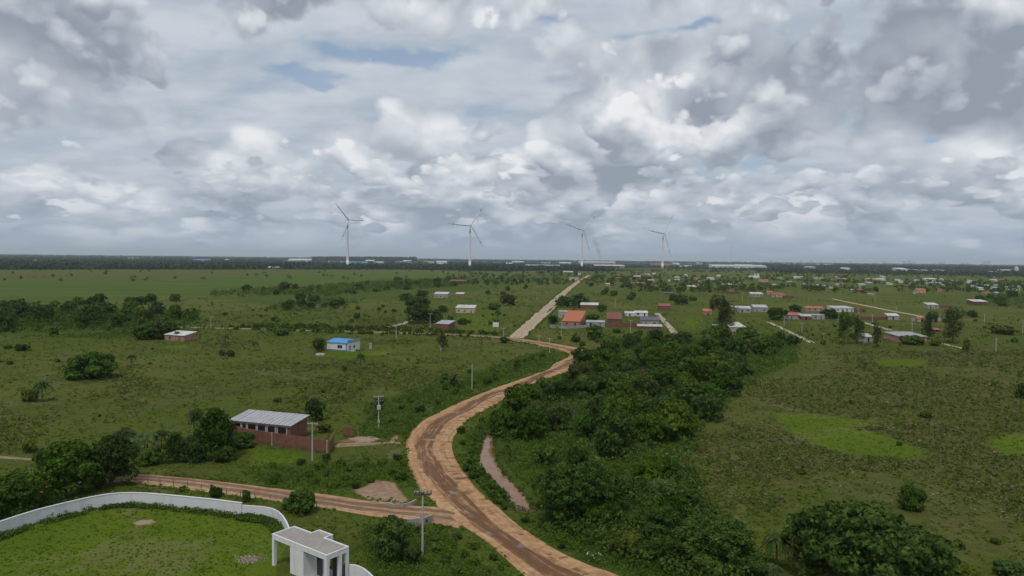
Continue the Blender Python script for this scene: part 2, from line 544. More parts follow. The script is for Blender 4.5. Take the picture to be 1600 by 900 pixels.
def ground_material():
    m, nt, bs = new_mat("ground")
    pos = nt.new('ShaderNodeNewGeometry').outputs['Position']
    n0 = nt.noise(pos, 0.0045, 4, 0.55)
    n1 = nt.noise(pos, 0.028, 5, 0.6)
    n2 = nt.noise(pos, 0.16, 5, 0.62)
    n3 = nt.noise(pos, 0.9, 4, 0.65)
    n4 = nt.noise(pos, 3.6, 3, 0.6)
    edge = nt.m('ADD', nt.m('MULTIPLY', nt.m('SUBTRACT', n1, 0.5), 0.8), nt.m('MULTIPLY', nt.m('SUBTRACT', n2, 0.5), 0.7))

    def mask(name, lo=0.30, hi=0.62, amp=1.0):
        return nt.ss(nt.m('MULTIPLY_ADD', edge, amp, nt.attr(name)), lo, hi)
    # pasture: two greens, straw, then tufts
    c = nt.mix(nt.ss(n0, 0.40, 0.60), (0.092, 0.118, 0.024), (0.136, 0.138, 0.044))
    c = nt.mix(nt.m('MULTIPLY', nt.ss(n1, 0.46, 0.60), 0.8), c, (0.076, 0.102, 0.022))
    c = nt.mix(nt.m('MULTIPLY', nt.ss(nt.noise(pos, 0.055, 4, 0.6), 0.52, 0.66), 0.55), c, (0.138, 0.118, 0.052))
    c = nt.mix(nt.m('MULTIPLY', nt.ss(n2, 0.50, 0.68), 0.5), c, (0.138, 0.134, 0.040))
    dry = nt.mix(nt.ss(n2, 0.38, 0.64), (0.092, 0.100, 0.028), (0.142, 0.126, 0.058))
    c = nt.mix(nt.m('MULTIPLY', mask("dry", 0.25, 0.75), 0.85), c, dry)
    lush = nt.mix(nt.ss(n1, 0.35, 0.65), (0.098, 0.150, 0.016), (0.132, 0.176, 0.022))
    lush = nt.mix(nt.m('MULTIPLY', nt.ss(n2, 0.45, 0.7), 0.30), lush, (0.094, 0.116, 0.022))
    c = nt.mix(mask("lush", 0.32, 0.58, 0.5), c, lush)
    weed = nt.mix(nt.ss(n2, 0.35, 0.65), (0.050, 0.082, 0.018), (0.088, 0.124, 0.026))
    c = nt.mix(nt.m('MULTIPLY', mask("weedy", 0.35, 0.62), 0.9), c, weed)
    # tuft-sized mottling, real plants differ from one another
    k = nt.m('ADD', nt.m('MULTIPLY', n3, 0.6), nt.m('MULTIPLY', n4, 0.4))
    c = nt.mix(nt.m('MULTIPLY', nt.ss(k, 0.50, 0.60), nt.m('MULTIPLY_ADD', nt.attr('lush'), -0.3, 0.6)), c, (0.056, 0.076, 0.018))
    c = nt.mix(nt.m('MULTIPLY', nt.ss(nt.m('SUBTRACT', 1.0, k), 0.52, 0.66), nt.m('MULTIPLY_ADD', nt.attr('lush'), -0.32, 0.42)), c, (0.158, 0.158, 0.062))
    c = nt.mix(1.0, c, (0.87, 0.92, 0.72), 'MULTIPLY')
    crop = nt.mix(nt.ss(nt.noise(nt.v('MULTIPLY', pos, (0.25, 2.2, 1.0)), 0.012, 4, 0.6), 0.38, 0.62), (0.060, 0.108, 0.022), (0.090, 0.126, 0.022))
    c = nt.mix(nt.m('MULTIPLY', mask("crop", 0.32, 0.62, 0.5), 0.9), c, crop)
    cow = nt.new('ShaderNodeTexVoronoi', feature='DISTANCE_TO_EDGE')
    nt.put(cow.inputs['Vector'], nt.v('ADD', nt.v('SCALE', pos, scale=1.0), nt.v('SCALE', nt.xyz(n1, n2, 0.0), scale=34.0)))
    cow.inputs['Scale'].default_value = 0.014
    line = nt.m('MULTIPLY', nt.m('SUBTRACT', 1.0, nt.ss(cow.outputs['Distance'], 0.004, 0.016)), nt.ss(n1, 0.42, 0.6))
    c = nt.mix(nt.m('MULTIPLY', line, 0.45), c, (0.19, 0.165, 0.085))
    soil = nt.mix(nt.ss(n3, 0.35, 0.65), (0.30, 0.19, 0.115), (0.38, 0.27, 0.18))
    c = nt.mix(mask("bare", 0.42, 0.62, 0.7), c, soil)
    wood = nt.mix(nt.ss(n0, 0.4, 0.62), (0.013, 0.023, 0.014), (0.023, 0.036, 0.019))
    c = nt.mix(nt.ss(nt.m('MULTIPLY_ADD', nt.m('SUBTRACT', n0, 0.5), 0.9, nt.attr("wooded")), 0.35, 0.55), c, wood)
    nt.put(bs.inputs['Base Color'], c)
    bs.inputs['Roughness'].default_value = 0.95
    bs.inputs['Specular IOR Level'].default_value = 0.02
    h = nt.m('ADD', nt.m('MULTIPLY', n2, 1.4), nt.m('ADD', nt.m('MULTIPLY', n3, 0.8), nt.m('MULTIPLY', n4, 0.30)))
    b = nt.new('ShaderNodeBump')
    b.inputs['Strength'].default_value = 0.75
    b.inputs['Distance'].default_value = 0.8
    nt.put(b.inputs['Height'], h)
    nt.put(bs.inputs['Normal'], b.outputs[0])
    return m


ground_me.materials.append(ground_material())
tag(link("ground", ground_me), kind='structure')


# ------------------------------------------------------------------ dirt roads
def smooth_path(pts, step):
    """Catmull-Rom through world points (k columns), resampled evenly"""
    P = np.array(pts, float)
    P = np.vstack([2 * P[0] - P[1], P, 2 * P[-1] - P[-2]])
    out = []
    for i in range(1, len(P) - 2):
        p0, p1, p2, p3 = P[i - 1], P[i], P[i + 1], P[i + 2]
        for t in np.linspace(0, 1, 24, endpoint=False):
            out.append(0.5 * ((2 * p1) + (-p0 + p2) * t + (2 * p0 - 5 * p1 + 4 * p2 - p3) * t * t + (-p0 + 3 * p1 - 3 * p2 + p3) * t ** 3))
    out.append(P[-2])
    out = np.array(out)
    s = np.concatenate([[0], np.cumsum(np.hypot(*np.diff(out[:, :2], axis=0).T))])
    n = max(int(s[-1] / step), 3)
    q = np.linspace(0, s[-1], n)
    return np.stack([np.interp(q, s, out[:, k]) for k in range(out.shape[1])], 1), q


def wob(s, f, seed):
    return (np.sin(s * f + seed) + 0.6 * np.sin(s * f * 2.3 + seed * 1.7) + 0.4 * np.sin(s * f * 5.1 + seed * 2.9)) / 2.0


def rag(s, seed):
    """uneven road edge: random at several lengths, never periodic"""
    g = np.random.default_rng(int(seed * 10) + 900)
    out = np.zeros(len(s))
    for ln, a in ((14.0, .9), (5.0, .55), (1.8, .12)):
        n = int(s[-1] / ln) + 3
        out += a * np.interp(s, np.arange(n) * ln, g.normal(0, 1, n))
    return np.clip(out, -2, 2) * .7


ROADS = {}


def road(name, cen, step, mat, edge_amp=0.5, lift=0.10, nu=17, seed=0.0, bed=None):
    """cen: rows x, y, width"""
    P, s = smooth_path(cen, step)
    T = np.gradient(P[:, :2], axis=0)
    T /= np.hypot(*T.T)[:, None] + 1e-9
    N = np.stack([T[:, 1], -T[:, 0]], 1)          # to the right of travel
    u = np.linspace(-1, 1, nu)
    wl = P[:, 2] / 2 + edge_amp * rag(s, seed)
    wr = P[:, 2] / 2 + edge_amp * rag(s, seed + 31)
    V = []
    for k in u:
        w = np.where(k < 0, wl, wr)
        xy = P[:, :2] + N * (k * w)[:, None]
        z = np.full(len(P), lift * (1 - 0.35 * k * k))
        if abs(k) > 0.999: z[:] = -0.06
        if bed is not None: z = z + bed(k, s) * (abs(k) < 0.95)
        V.append(np.concatenate([xy, z[:, None]], 1))
    V = np.stack(V, 1).reshape(-1, 3)
    n = len(P)
    ii = np.arange(n * nu).reshape(n, nu)
    F = np.stack([ii[:-1, :-1].ravel(), ii[:-1, 1:].ravel(), ii[1:, 1:].ravel(), ii[1:, :-1].ravel()], -1)
    me = mesh_np(name, V, F, mat, smooth=True)
    a = me.attributes.new("across", 'FLOAT', 'POINT')
    a.data.foreach_set("value", np.tile(u, n).astype(np.float32))
    a = me.attributes.new("along", 'FLOAT', 'POINT')
    a.data.foreach_set("value", np.repeat(s, nu).astype(np.float32))
    ROADS[name] = (P, wl, wr)
    return tag(link(name, me), kind='structure')


def dirt_mat(name, sand, sand2, mud, ruts, rut_amt=1.0, wash=0.0, puddle=0.0):
    m, nt, bs = new_mat(name)
    pos = nt.new('ShaderNodeNewGeometry').outputs['Position']
    u, s = nt.attr("across"), nt.attr("along")
    n1 = nt.noise(pos, 0.12, 5, 0.6)
    n2 = nt.noise(pos, 0.8, 5, 0.65)
    n3 = nt.noise(pos, 4.0, 3, 0.6)
    c = nt.mix(nt.ss(n1, 0.35, 0.65), sand, sand2)
    c = nt.mix(nt.m('MULTIPLY', nt.ss(n2, 0.42, 0.66), 0.6), c, tuple(0.58 * q for q in sand))
    c = nt.mix(nt.m('MULTIPLY', nt.ss(nt.m('SUBTRACT', 1.0, n2), 0.5, 0.68), 0.4), c, tuple(1.18 * q for q in sand2))
    # streaks drawn out along the way the wheels go
    st = nt.noise(nt.xyz(nt.m('MULTIPLY', u, 9.0), nt.m('MULTIPLY', s, 0.07), 0.0), 1.0, 5, 0.62)
    c = nt.mix(nt.m('MULTIPLY', nt.ss(st, 0.48, 0.66), 0.55), c, tuple(0.7 * a + 0.3 * b for a, b in zip(mud, sand)))
    lat = nt.noise(nt.xyz(nt.m('MULTIPLY', s, 0.045), 3.3, 0.0), 1.0, 3, 0.5)
    shift = nt.m('MULTIPLY', nt.m('SUBTRACT', lat, 0.5), 0.85)
    acc = None
    for (u0, w) in ruts:
        d = nt.m('ABSOLUTE', nt.m('SUBTRACT', nt.m('ADD', u, shift), u0))
        q = nt.m('SUBTRACT', 1.0, nt.ss(d, w * 0.2, w * 1.6))
        acc = q if acc is None else nt.m('MAXIMUM', acc, q)
    if acc is not None:
        gate = nt.noise(nt.xyz(nt.m('MULTIPLY', u, 0.9), nt.m('MULTIPLY', s, 0.03), 9.1), 1.0, 4, 0.6)
        fine = nt.noise(nt.xyz(nt.m('MULTIPLY', u, 11.0), nt.m('MULTIPLY', s, 0.16), 4.0), 1.0, 5, 0.66, 0.6)
        lump = nt.noise(pos, 0.45, 4, 0.65)
        amt = nt.m('ADD', nt.m('MULTIPLY', acc, 0.42), nt.m('ADD', nt.m('MULTIPLY', gate, 0.8), nt.m('ADD', nt.m('MULTIPLY', fine, 1.15), nt.m('MULTIPLY', lump, 0.35))))
        amt = nt.m('MULTIPLY', nt.ss(amt, 1.20, 1.58), nt.ss(acc, 0.0, 0.25))
        c = nt.mix(nt.m('MULTIPLY', amt, rut_amt), c, mud)
    if wash:
        # gullies washed across the outer half
        wv = nt.noise(nt.xyz(nt.m('MULTIPLY', u, 1.3), nt.m('MULTIPLY', s, 0.62), 2.0), 1.0, 3, 0.6, 0.4)
        side = nt.ss(u, 0.05, 0.45)
        c = nt.mix(nt.m('MULTIPLY', nt.m('MULTIPLY', nt.ss(wv, 0.55, 0.66), side), wash), c, mud)
    nt.put(bs.inputs['Base Color'], c)
    bs.inputs['Specular IOR Level'].default_value = 0.2
    rgh = 0.92
    if puddle and acc is not None:
        wet = nt.m('MULTIPLY', amt, nt.ss(nt.noise(pos, 0.22, 3, 0.5), 0.60, 0.66))
        rgh = nt.m('MULTIPLY_ADD', wet, -0.8, 0.92)
        nt.put(bs.inputs['Specular IOR Level'], nt.m('MULTIPLY_ADD', wet, 0.4, 0.15))
    nt.put(bs.inputs['Roughness'], rgh)
    b = nt.new('ShaderNodeBump')
    b.inputs['Strength'].default_value = 0.6
    b.inputs['Distance'].default_value = 0.12
    h = nt.m('ADD', nt.m('MULTIPLY', st, 0.9), nt.m('ADD', nt.m('MULTIPLY', n2, 0.5), nt.m('MULTIPLY', n3, 0.25)))
    if acc is not None: h = nt.m('MULTIPLY_ADD', amt, -0.8, h)
    nt.put(b.inputs['Height'], h)
    nt.put(bs.inputs['Normal'], b.outputs[0])
    return m


edges = [(880, 1000, 1120, 985), (840, 930, 1000, 918), (812, 900, 948, 897), (794, 880, 905, 878), (774, 860, 868, 858), (751, 840, 838, 838), (722, 820, 808, 818), (694, 800, 785, 798),
         (671, 780, 763, 778), (653, 760, 745, 759), (643, 740, 728, 739), (637, 720, 716, 719), (634, 703, 710, 701), (635, 690, 710, 688), (641, 678, 714, 676), (651, 667, 722, 666),
         (663, 657, 734, 655), (682, 646, 752, 644), (706, 634, 775, 632), (735, 621.5, 800, 619.5), (764, 610, 826, 608), (795, 599, 850, 597.5), (825, 588.5, 872, 587), (853, 579, 893, 578)]
cen = []
for lx, ly, rx, ry in edges:
    a, b = at(lx, ly), at(rx, ry)
    # width measured square to the road, not along the row of pixels
    cen.append([(a.x + b.x) / 2, (a.y + b.y) / 2, (a - b).length])
cen = np.array(cen)
T = np.gradient(cen[:, :2], axis=0)
T /= np.hypot(*T.T)[:, None]
for i, (lx, ly, rx, ry) in enumerate(edges):
    a, b = at(lx, ly), at(rx, ry)
    d = np.array([b.x - a.x, b.y - a.y])
    cen[i, 2] = min(abs(d @ np.array([T[i, 1], -T[i, 0]])), 13.5)
rows = cen.tolist()
for px, py, w in [(888, 570, 12.0), (903, 563, 12.0), (911, 555, 12.5), (900, 548.5, 12.5), (876, 542.5, 11.5), (846, 537, 10.5), (818, 532.5, 10), (790, 529, 8.5)]:
    p = at(px, py)
    rows.append([p.x, p.y, w])
M_road = dirt_mat("red_dirt", (0.43, 0.237, 0.117), (0.49, 0.308, 0.166), (0.125, 0.062, 0.033),
                  [(-0.24, 0.30), (0.10, 0.12)], 0.9, 0.8, 0.22)


def bed(k, s):
    return -0.07 * math.exp(-((k + 0.28) / 0.10) ** 2) - 0.05 * math.exp(-((k - 0.06) / 0.08) ** 2) + 0.03 * np.sin(s * 0.9 + k * 3)


road("road", rows, 0.9, M_road, 0.27, 0.16, 33, 1.0, bed)
# straight pale road to the horizon
M_pale = dirt_mat("pale_dirt", (0.43, 0.33, 0.225), (0.48, 0.385, 0.275), (0.27, 0.19, 0.125), [(-0.25, 0.14), (0.25, 0.14)], 0.5)
rows = []
for lx, rx, y in [(790, 822, 528), (799, 829, 520), (817, 845, 505), (833, 859, 490), (852, 873, 475), (869, 886, 461), (885, 898, 449), (899, 909, 440), (912, 918, 433.5), (918, 923, 430)]:
    a, b = at(lx, y), at(rx, y)
    rows.append([(a.x + b.x) / 2, (a.y + b.y) / 2, min((b - a).length, 9.3)])
road("road_straight", rows, 3.0, M_pale, 0.7, 0.08, 9, 4.0)
# track going west from the bend
M_track = dirt_mat("track_dirt", (0.34, 0.215, 0.135), (0.40, 0.28, 0.19), (0.17, 0.105, 0.065), [(-0.35, 0.2), (0.35, 0.2)], 0.7)
rows = [[*at(x, y).xy, w] for x, y, w in [(800, 528.5, 7), (760, 525.5, 6), (700, 522.5, 6), (640, 520.5, 6), (580, 518.8, 6), (520, 517.2, 6), (450, 515.5, 6), (380, 513.5, 6), (310, 512, 6), (230, 509, 5)]]
road("track", rows, 2.0, M_track, 0.9, 0.05, 9, 2.0)
# lane from the junction along the white wall
rows = [[*at(x, y).xy, w] for x, y, w in [(735, 812, 8.5), (700, 806, 8), (660, 802, 7.2), (610, 798, 6.6), (560, 791.5, 6.2), (510, 783.5, 6), (460, 776.5, 5.8), (410, 769.5, 5.8), (360, 763, 5.8), (310, 757, 6), (260, 751.5, 5.8), (210, 747.5, 5.2), (160, 750, 4.6), (110, 757, 4.2), (60, 768, 4), (0, 786, 4), (-80, 812, 4)]]
M_lane = dirt_mat("lane_dirt", (0.40, 0.235, 0.135), (0.46, 0.30, 0.18), (0.15, 0.085, 0.052), [(-0.30, 0.24), (0.34, 0.24)], 0.85)
road("lane", rows, 0.8, M_lane, 0.38, 0.11, 17, 3.0)
# paths
M_foot = dirt_mat("path_earth", (0.25, 0.185, 0.115), (0.29, 0.22, 0.145), (0.15, 0.12, 0.07), [])
M_yard = dirt_mat("yard_earth", (0.30, 0.20, 0.12), (0.36, 0.26, 0.17), (0.17, 0.11, 0.07), [(-0.3, 0.3)], 0.6)
M_path = dirt_mat("path_sand", (0.44, 0.37, 0.28), (0.50, 0.43, 0.34), (0.32, 0.26, 0.19), [(-0.4, 0.2), (0.4, 0.2)], 0.4)
for k, pts in enumerate([
        [(1026, 489, 5), (1034, 498, 4.5), (1044, 508, 4.5), (1055, 521, 4.5), (1062, 530, 4)],
        [(1200, 503, 3.4), (1222, 513, 3.2), (1245, 524, 3.2), (1270, 536, 3.2)],
        [(1298, 466.5, 4.5), (1340, 475, 4.5), (1385, 484, 4.5), (1425, 491.5, 4.5), (1442, 495, 4)],
        [(1326, 498, 3.6), (1360, 507, 3.4), (1400, 518, 3.2), (1470, 536, 3), (1515, 547, 3)],
        [(-60, 711, 1.7), (0, 714, 1.7), (40, 717, 1.5), (70, 719, 1.2)],
        [(640, 692, 1.8), (612, 692.5, 1.6), (580, 693, 1.8), (545, 695, 2.4), (522, 697, 2.4)],
        [(600, 513, 3), (625, 507, 3), (645, 500, 3)],
        [(830, 514, 3), (845, 500, 3), (860, 487, 3), (868, 478, 3)]]):
    road("path", [[*at(x, y).xy, w] for x, y, w in pts], 1.2, M_foot if k == 4 else M_yard if k == 5 else M_path, 0.35, 0.05, 9, 6.0 + k)


# ------------------------------------------------------------------ water
def flat_sheet(name, pts, z, mat, kind='structure', sub=6):
    P = smooth_path([[*at(x, y).xy, 0.0] for x, y in pts + [pts[0]]], 0.6)[0]
    return tag(link(name, (lambda me: (me.from_pydata([(p[0], p[1], z) for p in P[:-1]], [], [tuple(range(len(P) - 1))]), me.materials.append(mat), me)[2])(bpy.data.meshes.new(name))), kind=kind)


def water_mat():
    m, nt, bs = new_mat("muddy_water")
    pos = nt.new('ShaderNodeNewGeometry').outputs['Position']
    n = nt.noise(pos, 0.35, 4, 0.6)
    c = nt.mix(nt.ss(n, 0.35, 0.65), (0.205, 0.095, 0.040), (0.27, 0.135, 0.062))
    nt.put(bs.inputs['Base Color'], c)
    bs.inputs['Roughness'].default_value = 0.10
    bs.inputs['Specular IOR Level'].default_value = 0.22
    b = nt.new('ShaderNodeBump')
    b.inputs['Strength'].default_value = 0.12
    b.inputs['Distance'].default_value = 0.03
    nt.put(b.inputs['Height'], nt.noise(pos, 3.0, 3, 0.6))
    nt.put(bs.inputs['Normal'], b.outputs[0])
    return m


M_water = water_mat()
bank_mat = simple_mat("bank_mud", (0.17, 0.11, 0.06), 0.9, 0.25, 0.8, bump=0.4)
DITCH = [(759, 681), (767, 680), (771, 692), (772, 708), (775, 722), (780, 732), (789, 744), (801, 757), (812, 768), (822, 780), (831, 796), (818, 799), (804, 794), (797, 782), (789, 770), (777, 757), (763, 745), (753, 734), (748, 720), (751, 703)]
flat_sheet("bank", [(758, 680), (768, 679), (772, 692), (773.5, 708), (777, 722), (782, 732), (791, 744), (803, 757), (814, 768), (825, 780), (834, 798), (818, 801), (802, 796), (795, 783), (787, 771), (775, 758), (761, 746), (752, 734), (748, 720), (751, 703)], 0.012, bank_mat)
flat_sheet("water", DITCH, 0.022, M_water)
flat_sheet("water", [(617, 679), (622, 680), (619, 688), (611, 693), (606, 692), (612, 686)], 0.022, M_water)
flat_sheet("water", [(583, 752), (590, 750), (600, 757), (604, 766), (596, 766), (588, 760)], 0.022, M_water)
# ------------------------------------------------------------------ vegetation
def leaf_mat(name, base, light, dark, transl=0.22, var=0.30, scale=0.45, up=0.0):
    m = bpy.data.materials.new(name)
    m.use_nodes = True
    m.node_tree.nodes.clear()
    nt = NT(m.node_tree)
    out = nt.new('ShaderNodeOutputMaterial')
    geo = nt.new('ShaderNodeNewGeometry')
    pos = geo.outputs['Position']
    oi = nt.new('ShaderNodeObjectInfo')
    n1 = nt.noise(pos, scale, 4, 0.6)
    isl = geo.outputs['Random Per Island']
    c = nt.mix(nt.ss(n1, 0.36, 0.64), dark, light)
    c = nt.mix(nt.m('MULTIPLY', isl, 0.55), c, base)
    # every plant has its own shade; some are yellower, some bluer
    hs = nt.new('ShaderNodeHueSaturation')
    r = oi.outputs['Random']
    r2 = nt.m('FRACT', nt.m('MULTIPLY', r, 7.31))
    nt.put(hs.inputs['Hue'], nt.m('MULTIPLY_ADD', nt.m('SUBTRACT', r2, 0.5), 0.036, 0.5))
    nt.put(hs.inputs['Saturation'], nt.m('MULTIPLY_ADD', nt.m('SUBTRACT', nt.m('FRACT', nt.m('MULTIPLY', r, 3.77)), 0.5), 0.20, 1.08))
    vv = nt.m('MULTIPLY_ADD', nt.m('SUBTRACT', r, 0.5), 2 * var, 1.0)
    vv = nt.m('MULTIPLY', vv, nt.m('MULTIPLY_ADD', nt.m('FRACT', nt.m('MULTIPLY', isl, 5.13)), 0.7, 0.65))
    nt.put(hs.inputs['Value'], vv)
    nt.put(hs.inputs['Color'], c)
    bs = nt.new('ShaderNodeBsdfPrincipled')
    nt.put(bs.inputs['Base Color'], hs.outputs[0])
    bs.inputs['Roughness'].default_value = 0.8
    bs.inputs['Specular IOR Level'].default_value = 0.03
    if up:
        nn = nt.v('NORMALIZE', nt.v('ADD', nt.v('SCALE', geo.outputs['Normal'], scale=1.0 - up), (0, 0, up)))
        nt.put(bs.inputs['Normal'], nn)
    tr = nt.new('ShaderNodeBsdfTranslucent')
    nt.put(tr.inputs['Color'], hs.outputs[0])
    mx = nt.new('ShaderNodeMixShader')
    mx.inputs[0].default_value = transl
    nt.l.new(bs.outputs[0], mx.inputs[1])
    nt.l.new(tr.outputs[0], mx.inputs[2])
    nt.l.new(mx.outputs[0], out.inputs[0])
    return m


M_leaf = leaf_mat("leaf_dark", (0.058, 0.102, 0.023), (0.088, 0.144, 0.032), (0.034, 0.065, 0.016))
M_leaf2 = leaf_mat("leaf_mid", (0.086, 0.132, 0.030), (0.122, 0.172, 0.039), (0.052, 0.086, 0.020))
M_leaf3 = leaf_mat("leaf_olive", (0.064, 0.094, 0.028), (0.092, 0.126, 0.038), (0.042, 0.066, 0.020))
M_weed = leaf_mat("weed_leaf", (0.078, 0.116, 0.020), (0.102, 0.140, 0.028), (0.056, 0.088, 0.015), 0.1, var=0.1, scale=0.12, up=0.75)
M_weedl = leaf_mat("lush_leaf", (0.088, 0.138, 0.016), (0.112, 0.162, 0.022), (0.070, 0.114, 0.012), 0.1, var=0.1, scale=0.12, up=0.8)
M_straw = leaf_mat("straw_leaf", (0.118, 0.110, 0.046), (0.200, 0.184, 0.104), (0.072, 0.068, 0.026), 0.1, var=0.1, scale=0.3, up=0.6)
M_rank = leaf_mat("rank_leaf", (0.068, 0.110, 0.022), (0.094, 0.140, 0.030), (0.044, 0.076, 0.016), 0.2, var=0.1, scale=0.15, up=0.35)
M_far = leaf_mat("far_leaf", (0.036, 0.057, 0.035), (0.054, 0.076, 0.044), (0.021, 0.036, 0.024), 0.05, 0.2, 0.006)
M_palm = leaf_mat("palm_leaf", (0.062, 0.092, 0.034), (0.086, 0.118, 0.044), (0.044, 0.066, 0.024))
M_bark = simple_mat("bark", (0.115, 0.092, 0.070), 0.95, 0.3, 3.0, bump=0.5)
M_deadleaf = leaf_mat("dead_twig", (0.110, 0.095, 0.080), (0.150, 0.130, 0.110), (0.070, 0.060, 0.050), 0.0, 0.1)


def quads(cen, nrm, size, rng, aspect=0.75):
    """leaf sprays: irregular four-cornered blades at cen facing nrm"""
    n = len(cen)
    a = np.cross(nrm, rng.normal(size=(n, 3)))
    a /= np.linalg.norm(a, axis=1)[:, None] + 1e-9
    b = np.cross(nrm, a)
    s = size[:, None] if np.ndim(size) else size
    k = rng.uniform(0.65, 1.25, (n, 4, 1))
    bend = rng.normal(0, 0.18, (n, 4, 1))
    c4 = np.stack([a * s, b * s * aspect, -a * s, -b * s * aspect], 1)
    V = cen[:, None, :] + c4 * k + nrm[:, None, :] * bend * (s[:, None, :] if np.ndim(size) else s)
    F = np.arange(n * 4).reshape(n, 4)
    return V.reshape(-1, 3), F


def unit(v): return v / (np.linalg.norm(v, axis=-1, keepdims=True) + 1e-9)


def crown_pts(rng, n, lobes, sub=14, sub_r=0.42, up=0.25):
    """points + outward directions on heaped lobes: lobes -> clumps -> leaves. lobes: rows x,y,z,rx,ry,rz"""
    L = np.array(lobes, float)
    area = (L[:, 3] * L[:, 5] + L[:, 3] * L[:, 4])
    k = rng.choice(len(L), sub * len(L), p=area / area.sum())
    d = unit(rng.normal(size=(len(k), 3)) + (0, 0, up))
    cc = L[k, :3] + d * L[k, 3:] * rng.uniform(0.70, 1.05, (len(k), 1))
    cr = L[k, 3:].mean(1) * sub_r * rng.uniform(0.45, 1.45, len(k))
    keep = np.ones(len(cc), bool)
    for j in range(len(L)):
        q = np.linalg.norm((cc - L[j, :3]) / L[j, 3:], axis=1)
        keep &= (q > 0.66) | (k == j)
    cc, cr, d = cc[keep], cr[keep], d[keep]
    w = cr ** 2
    j = rng.choice(len(cc), n, p=w / w.sum())
    e = unit(rng.normal(size=(n, 3)) * 0.9 + d[j] * 0.55 + (0, 0, 0.25))
    p = cc[j] + e * (cr[j] * (1 - np.abs(rng.normal(0, 0.16, n))))[:, None]
    p[:, 2] = np.maximum(p[:, 2], 0.02)
    return p, e


def lobes_for(kind, rng):
    """unit plants: height 1, width 1 (radius .5)"""
    if kind == 'round':
        L = [(0, 0, 0.60, 0.33, 0.33, 0.32)]
        for i in range(9):
            t = 2 * PI * (i / 9) + rng.uniform(-.3, .3)
            r = rng.uniform(0.20, 0.31)
            L.append((math.cos(t) * r, math.sin(t) * r, rng.uniform(0.34, 0.70), rng.uniform(.15, .24), rng.uniform(.15, .24), rng.uniform(.15, .22)))
        for i in range(6):
            t = 2 * PI * i / 6 + rng.uniform(-.4, .4)
            L.append((math.cos(t) * .29, math.sin(t) * .29, rng.uniform(.16, .30), rng.uniform(.13, .19), rng.uniform(.13, .19), rng.uniform(.12, .19)))
        for i in range(4):
            L.append((rng.uniform(-.17, .17), rng.uniform(-.17, .17), rng.uniform(0.74, 0.86), rng.uniform(.11, .19), rng.uniform(.11, .19), rng.uniform(.08, .14)))
    elif kind == 'spread':
        L = []
        for i in range(13):
            t = 2 * PI * i / 13 * 2.4 + rng.uniform(-.3, .3)
            r = 0.36 * math.sqrt((i + .5) / 13)
            L.append((math.cos(t) * r, math.sin(t) * r, 0.68 - 0.5 * r + rng.uniform(-.1, .14), rng.uniform(.12, .22), rng.uniform(.12, .22), rng.uniform(.11, .19)))
        for i in range(5):
            t = 2 * PI * i / 5 + rng.uniform(-.4, .4)
            L.append((math.cos(t) * .33, math.sin(t) * .33, rng.uniform(.18, .34), rng.uniform(.11, .16), rng.uniform(.11, .16), rng.uniform(.12, .2)))
        L.append((0.05, 0, 0.45, .3, .3, .22))
    elif kind == 'bush':
        L = [(0, 0, 0.42, 0.36, 0.36, 0.40)]
        for i in range(9):
            t = rng.uniform(0, 2 * PI)
            r = rng.uniform(0.12, 0.33)
            L.append((math.cos(t) * r, math.sin(t) * r, rng.uniform(0.2, 0.72), rng.uniform(.13, .24), rng.uniform(.13, .24), rng.uniform(.16, .27)))
    elif kind == 'tall':
        L = []
        for i in range(11):
            z = 0.22 + 0.70 * i / 10
            r = 0.20 * (1 - abs(z - 0.55) * 0.9)
            t = rng.uniform(0, 2 * PI)
            L.append((math.cos(t) * r, math.sin(t) * r, z, rng.uniform(.24, .38), rng.uniform(.24, .38), rng.uniform(.08, .13)))
    elif kind == 'ragged':
        L = []
        for i in range(12):
            t = rng.uniform(0, 2 * PI)
            r = rng.uniform(0.05, 0.40)
            L.append((math.cos(t) * r, math.sin(t) * r, rng.uniform(0.35, 0.9) - 0.25 * r, rng.uniform(.09, .19), rng.uniform(.09, .19), rng.uniform(.07, .15)))
    return L


def crown_mesh(kind, n, leaf, seed, mat, fill=0.2):
    rng = np.random.default_rng(seed)
    L = lobes_for(kind, rng)
    asp = {'round': .85, 'spread': .62, 'bush': .6, 'tall': 2.2, 'ragged': .95}[kind]
    p, e = crown_pts(rng, n, L, sub=20 if n > 6000 else 12 if n > 2000 else 7, sub_r=0.32 if n > 6000 else 0.42)
    if fill:
        # inner leaves close the crown without hiding the gaps between lobes
        m = int(n * fill)
        LL = np.array(L)
        j = rng.integers(0, len(LL), m)
        q = LL[j, :3] + unit(rng.normal(size=(m, 3))) * LL[j, 3:] * rng.uniform(0.2, 0.75, (m, 1))
        q[:, 2] = np.maximum(q[:, 2], 0.02)
        p = np.vstack([p, q]); e = np.vstack([e, unit(rng.normal(size=(m, 3)) + (0, 0, 0.5))])
    nrm = unit(e + rng.normal(0, 0.42, e.shape))
    size = leaf * rng.uniform(0.55, 1.35, len(p))
    # leaves keep their shape in a plant that is wider than it is high
    V, F = quads(p * (1, 1, asp), nrm, size, rng)
    V[:, 2] = np.maximum(V[:, 2], 0.0) / asp
    return mesh_np(kind + "_crown", V, F, mat)


